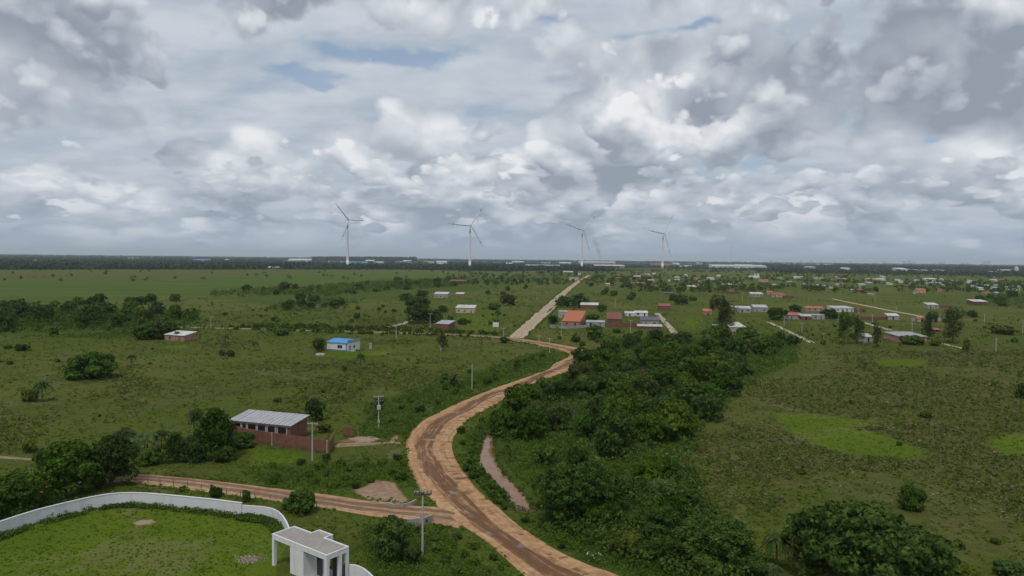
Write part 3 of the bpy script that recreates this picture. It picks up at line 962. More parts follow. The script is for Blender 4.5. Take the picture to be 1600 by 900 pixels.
def trunk_mesh(seed, kind='round', top=0.55, r=0.035):
    rng = np.random.default_rng(seed)
    mb = MB()
    bend = rng.uniform(-.04, .04, 2)
    pts = [Vector((0, 0, -0.03)), Vector((bend[0] * .5, bend[1] * .5, top * .4)), Vector((bend[0], bend[1], top))]
    mb.tube(pts[0], pts[1], r, r * .8, 7); mb.tube(pts[1], pts[2], r * .8, r * .5, 7)
    for i in range(5):
        t = 2 * PI * i / 5 + rng.uniform(-.4, .4)
        z0 = top * rng.uniform(0.35, 0.8)
        q = Vector((math.cos(t) * .26, math.sin(t) * .26, min(z0 + 0.25, 0.8)))
        mb.tube((bend[0] * .7, bend[1] * .7, z0), q, r * .45, r * .15, 5)
    return mb.mesh("trunk", M_bark, True)


def palm_crown(seed, nf=20):
    """feathered fronds arching from one point; unit: height 1, spread 1, head at z=.72"""
    rng = np.random.default_rng(seed)
    V, F = [], []
    for i in range(nf):
        t = 2 * PI * i / nf * 1.618 * 2 + rng.uniform(-.2, .2)
        rise = rng.uniform(-0.25, 1.1)
        ln = rng.uniform(0.42, 0.55)
        d = np.array([math.cos(t), math.sin(t), 0])
        side = np.array([-math.sin(t), math.cos(t), 0])
        prev = None
        for k in range(9):
            s = k / 8
            p = np.array([0, 0, 0.72]) + d * ln * (s if rise < .6 else s * .8) + np.array([0, 0, 1]) * ln * (rise * s * .75 - 0.95 * s * s)
            if prev is not None:
                for sg in (-1, 1):
                    w = 0.085 * math.sin(PI * min(s + 0.12, 1)) + 0.012
                    b = len(V)
                    V += [prev, p, p + side * sg * w - np.array([0, 0, w * .7]) + d * .02, prev + side * sg * w * .9 - np.array([0, 0, w * .7])]
                    F.append([b, b + 1, b + 2, b + 3])
            prev = p
    V = np.array(V)
    return mesh_np("palm_fronds", V, np.array(F), M_palm)


def palm_trunk():
    mb = MB()
    for k in range(6):
        mb.tube((0.004 * k * k * .3, 0, 0.122 * k - 0.02), (0.004 * (k + 1) ** 2 * .3, 0, 0.122 * (k + 1) - 0.02), 0.026 - .0016 * k, 0.024 - .0016 * k, 8)
    return mb.mesh("palm_trunk", M_bark, True)


# three levels of leaf detail, several individuals of each
CR = {}
for kind, mats in (('round', (M_leaf, M_leaf2, M_leaf)), ('spread', (M_leaf, M_leaf2, M_leaf3)), ('bush', (M_leaf, M_leaf2, M_rank)), ('tall', (M_leaf3, M_leaf2, M_leaf3)), ('ragged', (M_leaf3, M_leaf2, M_leaf))):
    for lod, (n, lf, nvar) in enumerate(((15000, 0.0165, 2), (4200, 0.030, 3), (900, 0.058, 3), (160, 0.125, 3))):
        if kind in ('tall', 'ragged') and lod == 0: n = 9000
        if kind == 'ragged': n = int(n * .7)
        CR[kind, lod] = [crown_mesh(kind, n, lf * (1.15 if kind == 'bush' else 1), 100 + 17 * lod + v * 5 + hash_k, mats[v % 3])
                         for v, hash_k in zip(range(nvar), (sum(map(ord, kind)),) * nvar)]
CR_DEAD = [crown_mesh('ragged', 2600, .018, 700 + i, M_deadleaf, 0.0) for i in range(2)]
TRK = [trunk_mesh(s) for s in (1, 2, 3)]
TRK_TALL = trunk_mesh(9, top=0.8, r=0.03)
PALM = [palm_crown(s) for s in (1, 2, 3)]
PTRK = palm_trunk()
TREE_LOG = []     # (object, photo x, photo y, kind, height)


def plant(name, p, h, w, kind, label, cat='tree', group=None, bare_stem=None):
    """one tree or bush: an Empty at its foot with trunk and crown"""
    dist = math.hypot(p[0], p[1])
    px_h = max(h, w) / (dist / FPX)
    lod = 0 if px_h > 85 else 1 if px_h > 36 else 2 if px_h > 13 else 3
    rng = random
    root = empty(name, (p[0], p[1], 0), rng.uniform(0, 2 * PI), label, cat, group)
    root.scale = (w, w, h)
    if kind == 'palm':
        c = link("fronds", PALM[rng.randrange(3)], root)
        link("trunk", PTRK, root)
    else:
        vs = CR_DEAD if kind == 'dead' else CR[kind, lod]
        c = link("crown", vs[rng.randrange(len(vs))], root)
        if kind not in ('bush',):
            link("trunk", TRK_TALL if kind == 'tall' else TRK[rng.randrange(3)], root)
        else:
            link("stem", TRK[rng.randrange(3)], root)
    TREE_LOG.append((root, p[0], p[1], kind, h, w))
    return root


def plant_px(name, px, py, hpx, wpx, kind, label, cat='tree', group=None):
    p = at(px, py)
    k = mpp(px, py)
    return plant(name, (p.x, p.y), hpx * k, wpx * k, kind, label, cat, group)
# ------------------------------------------------------------------ building materials
def sheet_mat(name, col, rust=(0.20, 0.10, 0.06), amt=0.35, pitch=5.5, var=0.14, axis=0):
    """corrugated or ribbed roof sheet with grime and odd panels"""
    m, nt, bs = new_mat(name)
    pos = nt.new('ShaderNodeTexCoord').outputs['Object']
    x, y, z = nt.sep(pos)
    oi = nt.new('ShaderNodeObjectInfo').outputs['Random']
    n1 = nt.noise(pos, 0.5, 5, 0.65)
    pan = nt.new('ShaderNodeTexWhiteNoise', noise_dimensions='1D')
    nt.put(pan.inputs['W'], nt.m('FLOOR', nt.m('MULTIPLY', x if axis == 0 else y, 0.95)))
    k = nt.m('MULTIPLY_ADD', nt.m('SUBTRACT', pan.outputs['Value'], 0.5), var, 1.0)
    k = nt.m('MULTIPLY', k, nt.m('MULTIPLY_ADD', nt.m('SUBTRACT', oi, 0.5), 0.3, 1.0))
    c = nt.mix(1.0, col, nt.xyz(k, k, k), 'MULTIPLY')
    st = nt.noise(nt.v('MULTIPLY', pos, (2.2, 0.35, 1.0)), 0.9, 5, 0.65)
    c = nt.mix(nt.m('MULTIPLY', nt.ss(nt.m('ADD', nt.m('MULTIPLY', st, 0.6), nt.m('MULTIPLY', n1, 0.4)), 0.47, 0.64), amt), c, rust)
    nt.put(bs.inputs['Base Color'], c)
    bs.inputs['Roughness'].default_value = 0.62
    bs.inputs['Specular IOR Level'].default_value = 0.3
    w = nt.m('SINE', nt.m('MULTIPLY', x if axis == 0 else y, pitch * 2 * PI))
    b = nt.new('ShaderNodeBump')
    b.inputs['Strength'].default_value = 0.5
    b.inputs['Distance'].default_value = 0.03
    nt.put(b.inputs['Height'], w)
    nt.put(bs.inputs['Normal'], b.outputs[0])
    return m


def tile_mat(name, col, col2):
    m, nt, bs = new_mat(name)
    pos = nt.new('ShaderNodeTexCoord').outputs['Object']
    x, y, z = nt.sep(pos)
    br = nt.new('ShaderNodeTexBrick')
    nt.put(br.inputs['Vector'], nt.xyz(x, nt.m('ADD', y, z), 0))
    br.inputs['Scale'].default_value = 3.0
    br.inputs['Mortar Size'].default_value = 0.015
    nt.put(br.inputs['Color1'], col); nt.put(br.inputs['Color2'], col2); nt.put(br.inputs['Mortar'], tuple(q * .5 for q in col))
    n = nt.noise(pos, 0.7, 5, 0.65)
    c = nt.mix(nt.m('MULTIPLY', nt.ss(n, 0.48, 0.68), 0.5), br.outputs['Color'], tuple(q * 0.55 for q in col))
    oi = nt.new('ShaderNodeObjectInfo').outputs['Random']
    k = nt.m('MULTIPLY_ADD', nt.m('SUBTRACT', oi, 0.5), 0.4, 1.0)
    c = nt.mix(1.0, c, nt.xyz(k, k, k), 'MULTIPLY')
    nt.put(bs.inputs['Base Color'], c)
    bs.inputs['Roughness'].default_value = 0.85
    return m


def brick_mat(name, c1, c2, mortar, scale=4.0, stain=0.5):
    m, nt, bs = new_mat(name)
    tc = nt.new('ShaderNodeTexCoord').outputs['Object']
    nrm = nt.new('ShaderNodeNewGeometry').outputs['Normal']
    x, y, z = nt.sep(tc)
    br = nt.new('ShaderNodeTexBrick')
    nt.put(br.inputs['Vector'], nt.xyz(nt.m('ADD', x, y), z, 0))
    br.inputs['Scale'].default_value = scale
    br.inputs['Mortar Size'].default_value = 0.02
    br.inputs['Row Height'].default_value = 0.28
    nt.put(br.inputs['Color1'], c1); nt.put(br.inputs['Color2'], c2); nt.put(br.inputs['Mortar'], mortar)
    n = nt.noise(tc, 0.8, 5, 0.65)
    c = nt.mix(nt.m('MULTIPLY', nt.ss(n, 0.45, 0.68), stain), br.outputs['Color'], tuple(q * 0.45 for q in c1))
    # splashed soil along the foot of the wall
    foot = nt.m('MULTIPLY', nt.m('SUBTRACT', 1.0, nt.ss(z, 0.15, 0.9)), nt.ss(nt.noise(tc, 1.6, 4, 0.6), 0.35, 0.6))
    c = nt.mix(nt.m('MULTIPLY', foot, 0.7), c, (0.10, 0.072, 0.05))
    nt.put(bs.inputs['Base Color'], c)
    bs.inputs['Roughness'].default_value = 0.92
    bs.inputs['Specular IOR Level'].default_value = 0.15
    return m


DIRT = (0.16, 0.11, 0.075)
M_white_sheet = sheet_mat("white_sheet", (0.55, 0.55, 0.53), (0.27, 0.22, 0.17), 0.5, var=.25)
M_grey_sheet = sheet_mat("grey_sheet", (0.40, 0.41, 0.42), (0.22, 0.17, 0.13), 0.4)
M_pale_sheet = sheet_mat("pale_sheet", (0.52, 0.49, 0.44), (0.28, 0.22, 0.17), 0.45)
M_dark_sheet = sheet_mat("dark_sheet", (0.105, 0.110, 0.125), (0.07, 0.06, 0.055), 0.4)
M_brown_sheet = sheet_mat("brown_sheet", (0.21, 0.085, 0.058), (0.12, 0.06, 0.045), 0.5)
M_red_sheet = sheet_mat("red_sheet", (0.33, 0.085, 0.065), (0.18, 0.06, 0.05), 0.4)
M_blue_sheet = sheet_mat("blue_sheet", (0.075, 0.27, 0.58), (0.06, 0.17, 0.34), 0.3, 3.0)
M_orange_tile = tile_mat("orange_tile", (0.47, 0.150, 0.075), (0.37, 0.110, 0.058))
M_brick = brick_mat("red_brick", (0.225, 0.090, 0.060), (0.175, 0.068, 0.048), (0.21, 0.16, 0.125))
M_brick_pale = brick_mat("pale_brick", (0.40, 0.22, 0.155), (0.34, 0.18, 0.125), (0.36, 0.30, 0.25))
M_white_wall = simple_mat("white_wall", (0.70, 0.70, 0.68), 0.85, 0.06, 0.7, DIRT, 0.3)
M_grey_wall = simple_mat("grey_wall", (0.34, 0.33, 0.32), 0.9, 0.12, 0.7, DIRT, 0.35)
M_beige_wall = simple_mat("beige_wall", (0.50, 0.41, 0.30), 0.9, 0.1, 0.7, DIRT, 0.3)
M_pink_wall = simple_mat("pink_wall", (0.52, 0.34, 0.28), 0.9, 0.1, 0.7, DIRT, 0.3)
M_concrete = simple_mat("concrete", (0.40, 0.39, 0.37), 0.9, 0.14, 1.2, (0.14, 0.13, 0.12), 0.45, bump=0.2)
M_pole = simple_mat("pole_concrete", (0.43, 0.42, 0.40), 0.85, 0.08, 1.0, (0.2, 0.19, 0.18), 0.3)
M_dark_metal = simple_mat("dark_metal", (0.06, 0.06, 0.065), 0.5, 0.1, 3.0)
M_steel = simple_mat("galvanised", (0.42, 0.44, 0.46), 0.45, 0.08, 2.0, (0.25, 0.2, 0.17), 0.25, spec=0.5)
M_wood = simple_mat("weathered_wood", (0.15, 0.115, 0.085), 0.95, 0.2, 4.0)
M_turb = simple_mat("turbine_white", (0.74, 0.75, 0.76), 0.5, 0.03, 0.05)
M_blade = simple_mat("blade_grey", (0.30, 0.31, 0.33), 0.5, 0.03, 0.05)
M_void = simple_mat("dark_opening", (0.020, 0.018, 0.017), 0.9, 0.2, 1.0)


def glass_mat():
    m, nt, bs = new_mat("window_glass")
    bs.inputs['Base Color'].default_value = (0.025, 0.03, 0.035, 1)
    bs.inputs['Roughness'].default_value = 0.08
    bs.inputs['Specular IOR Level'].default_value = 0.6
    return m


M_glass = glass_mat()
ROOFS = {'W': (M_white_sheet, 'white'), 'G': (M_grey_sheet, 'grey'), 'P': (M_pale_sheet, 'pale'), 'D': (M_dark_sheet, 'dark'), 'B': (M_brown_sheet, 'brown'),
         'R': (M_red_sheet, 'red'), 'O': (M_orange_tile, 'orange'), 'U': (M_blue_sheet, 'blue')}
WALLS = {'w': (M_white_wall, 'white'), 'g': (M_grey_wall, 'grey'), 'b': (M_brick, 'brick'), 'e': (M_beige_wall, 'beige'), 'p': (M_pink_wall, 'pink'), 'k': (M_brick_pale, 'pale brick')}
AVOID = []         # x, y, radius kept clear of planting
GRID_RZ = -0.13    # the village lots follow the straight road


def opening(root, kind, x0, x1, z0, z1, y, glass=True, frame=True):
    """door or window on a wall whose face is at y (looking towards -y)"""
    w = 0.05
    if kind == 'window':
        mb = MB()
        mb.box(x0 - w, x1 + w, y - 0.05, y + 0.02, z0 - w, z0); mb.box(x0 - w, x1 + w, y - 0.05, y + 0.02, z1, z1 + w)
        mb.box(x0 - w, x0, y - 0.05, y + 0.02, z0, z1); mb.box(x1, x1 + w, y - 0.05, y + 0.02, z0, z1)
        mb.box((x0 + x1) / 2 - .025, (x0 + x1) / 2 + .025, y - 0.045, y + 0.02, z0, z1)
        f = mb.obj("window", M_concrete if frame else M_void, root)
        MB().box(x0, x1, y - 0.012, y + 0.015, z0, z1).obj("pane", M_glass if glass else M_void, f)
        return f
    f = MB().box(x0, x1, y - 0.03, y + 0.02, z0, z1).obj("door", M_void if not glass else M_wood, root)
    return f


def house(px0, px1, py, hpx, depth, roof, wall, shape, label, name="house", cat="house", group=None, rz=None, openings=True, rise=None, hz=None, over=0.35):
    """a one-storey house: the front wall's foot runs between two photo columns"""
    pc = at((px0 + px1) / 2, py)
    k = mpp((px0 + px1) / 2, py)
    W_ = (px1 - px0) * k
    H = hz if hz else hpx * k * 0.72
    rz = GRID_RZ + random.uniform(-.06, .06) if rz is None else rz
    root = empty(name, (pc.x, pc.y, 0), rz, label, cat, group)
    AVOID.append((pc.x, pc.y + depth / 2, max(W_, depth) * 0.62))
    mw, mr = WALLS[wall][0], ROOFS[roof][0] if roof else None
    x0, x1 = -W_ / 2, W_ / 2
    rise = rise if rise is not None else max(hpx * k - H, 0.5)
    mb = MB()
    t = 0.18
    if shape == 'mono':
        hb = H + rise
        mb.add([(x0, 0, 0), (x1, 0, 0), (x1, depth, 0), (x0, depth, 0), (x0, 0, H), (x1, 0, H), (x1, depth, hb), (x0, depth, hb)],
               [(3, 2, 1, 0), (4, 5, 6, 7), (0, 1, 5, 4), (1, 2, 6, 5), (2, 3, 7, 6), (3, 0, 4, 7)])
        mb.obj("wall", mw, root)
        s = rise / depth
        o = over
        MB().slab([(x0 - o, -o, H - s * o + .14), (x1 + o, -o, H - s * o + .14), (x1 + o, depth + o, hb + s * o + .14), (x0 - o, depth + o, hb + s * o + .14)], 0.12).obj("roof", mr, root)
    elif shape == 'gable':
        hb = H + rise
        mb.add([(x0, 0, 0), (x1, 0, 0), (x1, depth, 0), (x0, depth, 0), (x0, 0, H), (x1, 0, H), (x1, depth, H), (x0, depth, H), (x0, depth / 2, hb), (x1, depth / 2, hb)],
               [(3, 2, 1, 0), (0, 1, 5, 4), (2, 3, 7, 6), (1, 2, 6, 9, 5), (3, 0, 4, 8, 7), (4, 5, 9, 8), (6, 7, 8, 9)])
        mb.obj("wall", mw, root)
        s = rise / (depth / 2)
        o = over
        r = MB()
        r.slab([(x0 - o, -o, H - s * o + .14), (x1 + o, -o, H - s * o + .14), (x1 + o, depth / 2, hb + .14), (x0 - o, depth / 2, hb + .14)], 0.12)
        r.slab([(x1 + o, depth + o, H - s * o + .14), (x0 - o, depth + o, H - s * o + .14), (x0 - o, depth / 2 + .002, hb + .14), (x1 + o, depth / 2 + .002, hb + .14)], 0.12)
        r.obj("roof", mr, root)
    elif shape == 'shell':                        # roofless brick shell
        mb.box(x0, x1, 0, t, 0, H); mb.box(x0, x1, depth - t, depth, 0, H)
        mb.box(x0, x0 + t, t, depth - t, 0, H * .97); mb.box(x1 - t, x1, t, depth - t, 0, H * .9)
        mb.obj("wall", mw, root)
    elif shape == 'flat':
        mb.box(x0, x1, 0, depth, 0, H)
        mb.obj("wall", mw, root)
        MB().box(x0 - .15, x1 + .15, -.15, depth + .15, H + .002, H + .25).obj("roof", mr, root)
    if openings and W_ > 4 and shape != 'none':
        n = max(1, int(W_ / 4.0))
        d_at = random.randrange(n)
        for i in range(min(n, 4)):
            xm = x0 + W_ * (i + .5) / min(n, 4) + random.uniform(-.25, .25)
            if i == d_at:
                opening(root, 'door', xm - .5, xm + .5, 0.05, min(2.1, H - .15), 0.0, random.random() < .4)
            else:
                opening(root, 'window', xm - .65, xm + .65, min(1.0, H * .35), min(2.1, H - .2), 0.0)
    return root


def ordinal(n):
    ones = ["", "first", "second", "third", "fourth", "fifth", "sixth", "seventh", "eighth", "ninth", "tenth", "eleventh", "twelfth", "thirteenth", "fourteenth",
            "fifteenth", "sixteenth", "seventeenth", "eighteenth", "nineteenth"]
    tens = ["", "", "twent", "thirt", "fort", "fift", "sixt", "sevent", "eight", "ninet"]
    if n >= 100: return "hundredth" if n == 100 else "hundred-and-" + ordinal(n - 100)
    if n < 20: return ones[n]
    return tens[n // 10] + ("ieth" if n % 10 == 0 else "y-" + ones[n % 10])


# ------------------------------------------------------------------ houses beside the roads (told apart one by one)
house(253, 292, 533, 13, 7.5, 'W', 'k', 'mono', "low pale-brick hut with white sheet roof among trees west of the track", "brick_hut", "hut", rz=-0.35)
house(680, 702, 515.5, 13, 8, 'G', 'b', 'mono', "brick shed with grey sheet roof just behind the brown track, beside the big dark tree", "brick_shed", "shed", rz=-0.35)
house(712, 741, 489, 11, 10, 'W', 'e', 'mono', "long white-roofed house on open grass behind the grey-roofed brick shed", "house", rz=-0.1)
house(678, 699, 465.5, 8.5, 9, 'W', 'g', 'mono', "white-roofed grey house on the meadow beyond the long white-roofed house", "house", rz=-0.15)
house(712, 724, 463.5, 6, 7, 'P', 'k', 'mono', "small pale ruin beside the white-roofed grey house on the meadow", "hut", "hut")
house(702, 728, 442.5, 5, 9, 'B', 'b', 'mono', "low reddish shed by the edge of the bright green field", "shed", "shed")
house(889, 903, 439, 7, 14, 'P', 'e', 'flat', "beige block building at the far end of the straight pale road", "building", "building")
house(880, 895, 427.5, 4, 14, 'G', 'g', 'mono', "long grey shed west of the straight road's far end", "shed", "shed")
house(900, 907, 430, 3, 10, 'W', 'w', 'mono', "tiny white-roofed hut where the straight road meets the woods", "hut", "hut")
# orange-roof homestead
house(878, 906, 509.5, 13, 17, 'O', 'k', 'mono', "big house under a long bright orange tile roof beside the straight road", "orange_house", rz=-0.30, hz=2.9, rise=5.0)
house(872, 888, 497, 14, 8, 'W', 'g', 'flat', "two-storey grey block with white roof behind the orange-roofed house", "grey_house", rz=-0.2)
house(907, 934, 483, 9, 9, 'W', 'b', 'mono', "brick house with white awning roof behind the orange-roofed house", "brick_house", rz=-0.15)
house(916, 945, 510, 9, 12, 'G', 'g', 'flat', "low grey outbuilding attached east of the orange-roofed house", "outbuilding", "outbuilding", rz=-0.1)
house(949, 971, 506, 16, 11, 'B', 'b', 'mono', "tall house with rust-brown sheet roof inside the brick yard wall", "brown_house", rz=-0.12, hz=3.0)
house(977, 992, 494, 6, 8, 'W', 'w', 'mono', "white-roofed shed behind the brick yard wall, beside its longer twin", "shed", "shed")
house(992.5, 1012, 494, 7, 8, 'W', 'w', 'mono', "longer white-roofed shed behind the brick yard wall", "shed", "shed")
house(1002, 1029, 509, 12, 9, 'D', 'g', 'mono', "house with charcoal sheet roof beside the brick yard wall", "dark_house", rz=-0.1)
house(997, 1034, 515, 7, 4.5, 'W', 'b', 'mono', "pale lean-to porch in front of the charcoal-roofed house", "lean_to", "lean-to", rz=-0.1)
house(1030, 1047.5, 485.5, 10, 9, 'R', 'b', 'mono', "lone house with dusty red roof by the sandy side path", "red_house", rz=-0.1)
house(1100, 1112, 493, 9, 8, 'O', 'k', 'mono', "small orange-roofed brick hut behind the tall pale tree", "brick_hut", "hut")
house(1140, 1165, 524, 18, 9, 'P', 'e', 'mono', "beige house with flat pale roof and one dark window at the thicket's far edge", "beige_house", rz=0.12)
house(1145, 1156, 486, 7, 9, 'G', 'g', 'mono', "grey-roofed hut, first of three side by side behind the beige house", "hut", "hut")
house(1156, 1173, 488.5, 9, 9, 'W', 'g', 'mono', "white-roofed house, middle of three side by side behind the beige house", "house")
house(1178, 1199, 487.5, 10, 10, 'W', 'g', 'mono', "white-roofed house, last of three side by side behind the beige house", "house")
house(1174, 1192, 463.5, 6, 11, 'W', 'g', 'mono', "white-roofed house alone on the open meadow behind the three huts", "house")
house(1130, 1146, 472, 3, 9, 'B', 'b', 'shell', "low roofless brick shell on the meadow before the village", "brick_shell", "ruin")
# compound on the right
house(1232, 1254, 499, 9, 10, 'O', 'g', 'mono', "grey house with faded orange roof among dark trees", "house")
house(1252, 1268, 500, 8, 7, 'W', 'b', 'mono', "white-topped brick annex against the faded orange-roofed house", "annex", "annex")
house(1270, 1288, 499, 9, 8, 'G', 'g', 'flat', "plain grey block between the brick annex and dark trees", "grey_block", "house")
house(1261, 1287, 486, 6, 9, 'O', 'g', 'mono', "long orange-roofed house behind the plain grey block", "house")
house(1304, 1336, 487.5, 8, 12, 'W', 'w', 'mono', "long white barn roof beside an unfinished brick shell", "barn", "barn", rz=0.15)
house(1336, 1353, 488, 8.5, 9, 'B', 'b', 'shell', "unfinished roofless brick shell next to the white barn", "brick_shell", "ruin")
house(1388, 1404, 500, 9, 7, 'W', 'g', 'mono', "grey cabin with white roof by the brick enclosure wall", "cabin", "cabin")
house(1434, 1447, 503, 7, 7, 'O', 'p', 'gable', "little orange-roofed house in front of the long grey wall", "house")
house(1405, 1452, 535.5, 13, 12, 'G', 'k', 'mono', "wide barn with grey roof between tall slender trees", "barn", "barn", rz=0.22)
house(1350, 1364, 535, 12, 5, 'W', 'g', 'mono', "tiny white shed between the tall slender trees", "shed", "shed", rz=0.1)
house(1458, 1470, 519, 5, 6, 'O', 'b', 'mono', "small orange-topped hut behind the pale-roofed barn", "hut", "hut")
house(1450, 1466, 482, 8, 9, 'W', 'g', 'mono', "white-roofed cabin next to a dark hedge on the far meadow", "cabin", "cabin")
house(1467, 1487, 481, 5, 8, 'B', 'b', 'shell', "low brick walls of an unfinished house beside the meadow cabin", "brick_shell", "ruin")
house(1521, 1543, 477, 8, 10, 'W', 'b', 'mono', "long brown shed with white roof before the dark far grove", "shed", "shed", rz=0.02)
house(1433, 1446, 458, 7, 9, 'O', 'p', 'gable', "bright orange-roofed house before the far village, beside a round bush", "house")
house(1427, 1431.5, 459.5, 5, 3, 'G', 'g', 'flat', "small grey water tank house beside the bright orange-roofed house", "tank_house", "tank")
house(1200, 1208, 460, 5, 9, 'O', 'p', 'mono', "smaller of two neighbouring orange-roofed houses on the meadow", "house")
house(1208, 1226, 464.5, 6, 9, 'O', 'p', 'mono', "longer of two neighbouring orange-roofed houses on the meadow", "house")
house(1226, 1241, 466, 4.5, 9, 'B', 'b', 'shell', "brown brick shell beside the longer orange-roofed meadow house", "brick_shell", "ruin")

# ------------------------------------------------------------------ the village beyond, house after house
VILL = [(989, 1000, 435, 5, 'P', 'p'), (1009, 1016, 430, 3, 'W', 'w'), (1019, 1024, 429, 3, 'W', 'w'), (1014, 1024, 440, 3.5, 'W', 'g'), (996, 1011, 446.5, 6, 'B', 'b'), (985, 995, 445, 4, 'R', 'b'),
        (946, 953, 446, 4, 'P', 'p'), (1053, 1063, 439.5, 3.5, 'W', 'g'), (1054, 1062, 434.5, 2.5, 'W', 'w'), (1044, 1049, 440, 3, 'W', 'w'), (1077, 1090, 452, 6.5, 'P', 'p'), (1085, 1094, 447, 4, 'R', 'p'),
        (1070, 1075, 432, 4, 'W', 'w'), (1083, 1092, 437.5, 5, 'R', 'p'), (1107, 1117, 437, 4, 'W', 'w'), (1135, 1154, 448, 5, 'W', 'b'), (1126, 1136, 448, 4, 'B', 'b'), (1140, 1152, 458, 4, 'B', 'b'),
        (1170, 1186, 434.5, 4, 'W', 'w'), (1178, 1186, 430.5, 3, 'W', 'w'), (1185, 1200, 440.5, 5, 'R', 'p'), (1039, 1053, 461, 5, 'D', 'b'), (1155, 1167, 445, 3.5, 'O', 'p'),
        (1242, 1256, 435.5, 4, 'W', 'w'), (1272, 1279, 436.5, 3, 'W', 'g'), (1284, 1288.5, 436.5, 3, 'W', 'w'), (1294, 1304, 437.5, 3, 'O', 'p'), (1310, 1325, 438, 3, 'G', 'g'), (1308, 1311, 433.5, 2.5, 'W', 'w'),
        (1255, 1263, 446.5, 3.5, 'W', 'g'), (1264, 1271, 446, 3, 'W', 'g'), (1277, 1282, 447.5, 3.5, 'P', 'p'), (1286, 1295, 449, 3.5, 'W', 'g'), (1294, 1303, 451, 3, 'W', 'w'), (1306, 1311.5, 446.5, 3.5, 'W', 'g'),
        (1314, 1319.5, 445, 3.5, 'R', 'p'), (1346, 1353, 446, 3.5, 'W', 'w'), (1356, 1365, 444, 4, 'W', 'g'), (1357, 1370, 438.5, 4, 'W', 'p'), (1371, 1384, 438, 3.5, 'W', 'w'), (1378, 1385, 433.5, 3, 'W', 'w'),
        (1330, 1339, 455.5, 4, 'W', 'g'), (1340, 1352, 456, 5, 'B', 'b'), (1339, 1345, 451, 3.5, 'P', 'p'), (1207, 1213.5, 447, 3.5, 'W', 'g'), (1217, 1225, 436.5, 3, 'G', 'g'), (1230, 1238, 442, 3, 'G', 'k'),
        (1362, 1368.5, 461.5, 3, 'W', 'p'), (1381, 1388, 444.5, 4, 'G', 'g'), (1389, 1396, 445, 4, 'G', 'w'), (1401, 1408.5, 438.5, 3, 'W', 'w'), (1404, 1411, 441.5, 3, 'W', 'w'), (1413, 1420, 449, 4, 'R', 'b'),
        (1432, 1437.5, 439.5, 3, 'W', 'w'), (1446, 1464, 439.5, 5.5, 'W', 'w'), (1447, 1459, 444.5, 3.5, 'W', 'w'), (1459.5, 1472, 443.8, 3, 'G', 'g'), (1467, 1474.5, 438, 3, 'W', 'w'), (1472, 1479, 447, 3.5, 'P', 'g'),
        (1470, 1480, 455.5, 4.5, 'R', 'p'), (1490, 1495.5, 440.5, 3.5, 'W', 'w'), (1499, 1503.5, 439.5, 3, 'W', 'g'), (1510, 1515.5, 442.5, 3.5, 'W', 'w'), (1515, 1521, 440.5, 3.5, 'W', 'w'), (1522, 1530, 449, 4, 'W', 'w'),
        (1530, 1539, 453, 5, 'G', 'w'), (1531, 1536, 446, 3.5, 'W', 'w'), (1539, 1545.5, 448.5, 4, 'W', 'p'), (1548, 1558, 440, 4, 'W', 'w'), (1561, 1568.5, 439.5, 4, 'R', 'b'), (1552, 1560, 452, 4, 'G', 'w'),
        (1555, 1561, 446.5, 3, 'U', 'w'), (1572, 1577, 451.5, 4, 'W', 'w'), (1583, 1596, 454, 4, 'W', 'w'), (1588, 1598, 450, 4, 'G', 'g'), (1541, 1550, 459, 3.5, 'R', 'p'), (1556, 1562, 459, 3, 'W', 'g'),
        (1094, 1099, 441, 3, 'W', 'w'), (1022, 1028, 447, 3, 'R', 'p'), (965, 972, 436, 3, 'R', 'p'), (1120, 1126, 432, 3, 'W', 'w'), (1200, 1206, 438, 3, 'B', 'b'), (1420, 1426, 442.5, 3, 'W', 'w'), (1484, 1489, 444, 3, 'R', 'p')]
VILL.sort(key=lambda v: v[0] + v[1])
for i, (x0, x1, y, h, r, w) in enumerate(VILL):
    shp = 'gable' if (i % 3 == 0 and r in 'ROB') else 'mono'
    pc = mpp((x0 + x1) / 2, y)
    dep = min(max((x1 - x0) * pc * .8, 8), 16)
    house(x0 + .4, x1 - .4, y, h * .85, dep, r, w, shp, f"small {WALLS[w][1]} house with {ROOFS[r][1]} roof in the far village, {ordinal(i + 1)} from the straight road", group="houses of the far village",
          openings=False, rz=GRID_RZ + random.choice((-.25, 0, 0, .3, .5)))
# low enclosure walls
def wall_run(name, pts, h, t, mat, label, cat="wall", group=None, z_top=False, cap=None):
    """wall along ground points given as photo pixels (of its foot, or of its top edge)"""
    P = [at(x, y, h if z_top else 0.0) for x, y in pts]
    P = np.array([[p.x, p.y] for p in P])
    T = np.gradient(P, axis=0); T /= np.hypot(*T.T)[:, None] + 1e-9
    N = np.stack([-T[:, 1], T[:, 0]], 1) * t / 2
    V, F = [], []
    for q, n in zip(P, N):
        V += [(*(q - n), -.05), (*(q + n), -.05), (*(q + n), h), (*(q - n), h)]
    for i in range(len(P) - 1):
        a, b = 4 * i, 4 * i + 4
        F += [(a, b, b + 3, a + 3), (b + 1, a + 1, a + 2, b + 2), (a + 3, b + 3, b + 2, a + 2)]
    F += [(0, 3, 2, 1), (len(V) - 4, len(V) - 3, len(V) - 2, len(V) - 1)]
    me = bpy.data.meshes.new(name)
    me.from_pydata(V, [], F); me.update()
    me.materials.append(mat)
    return tag(link(name, me), label, cat, group), P


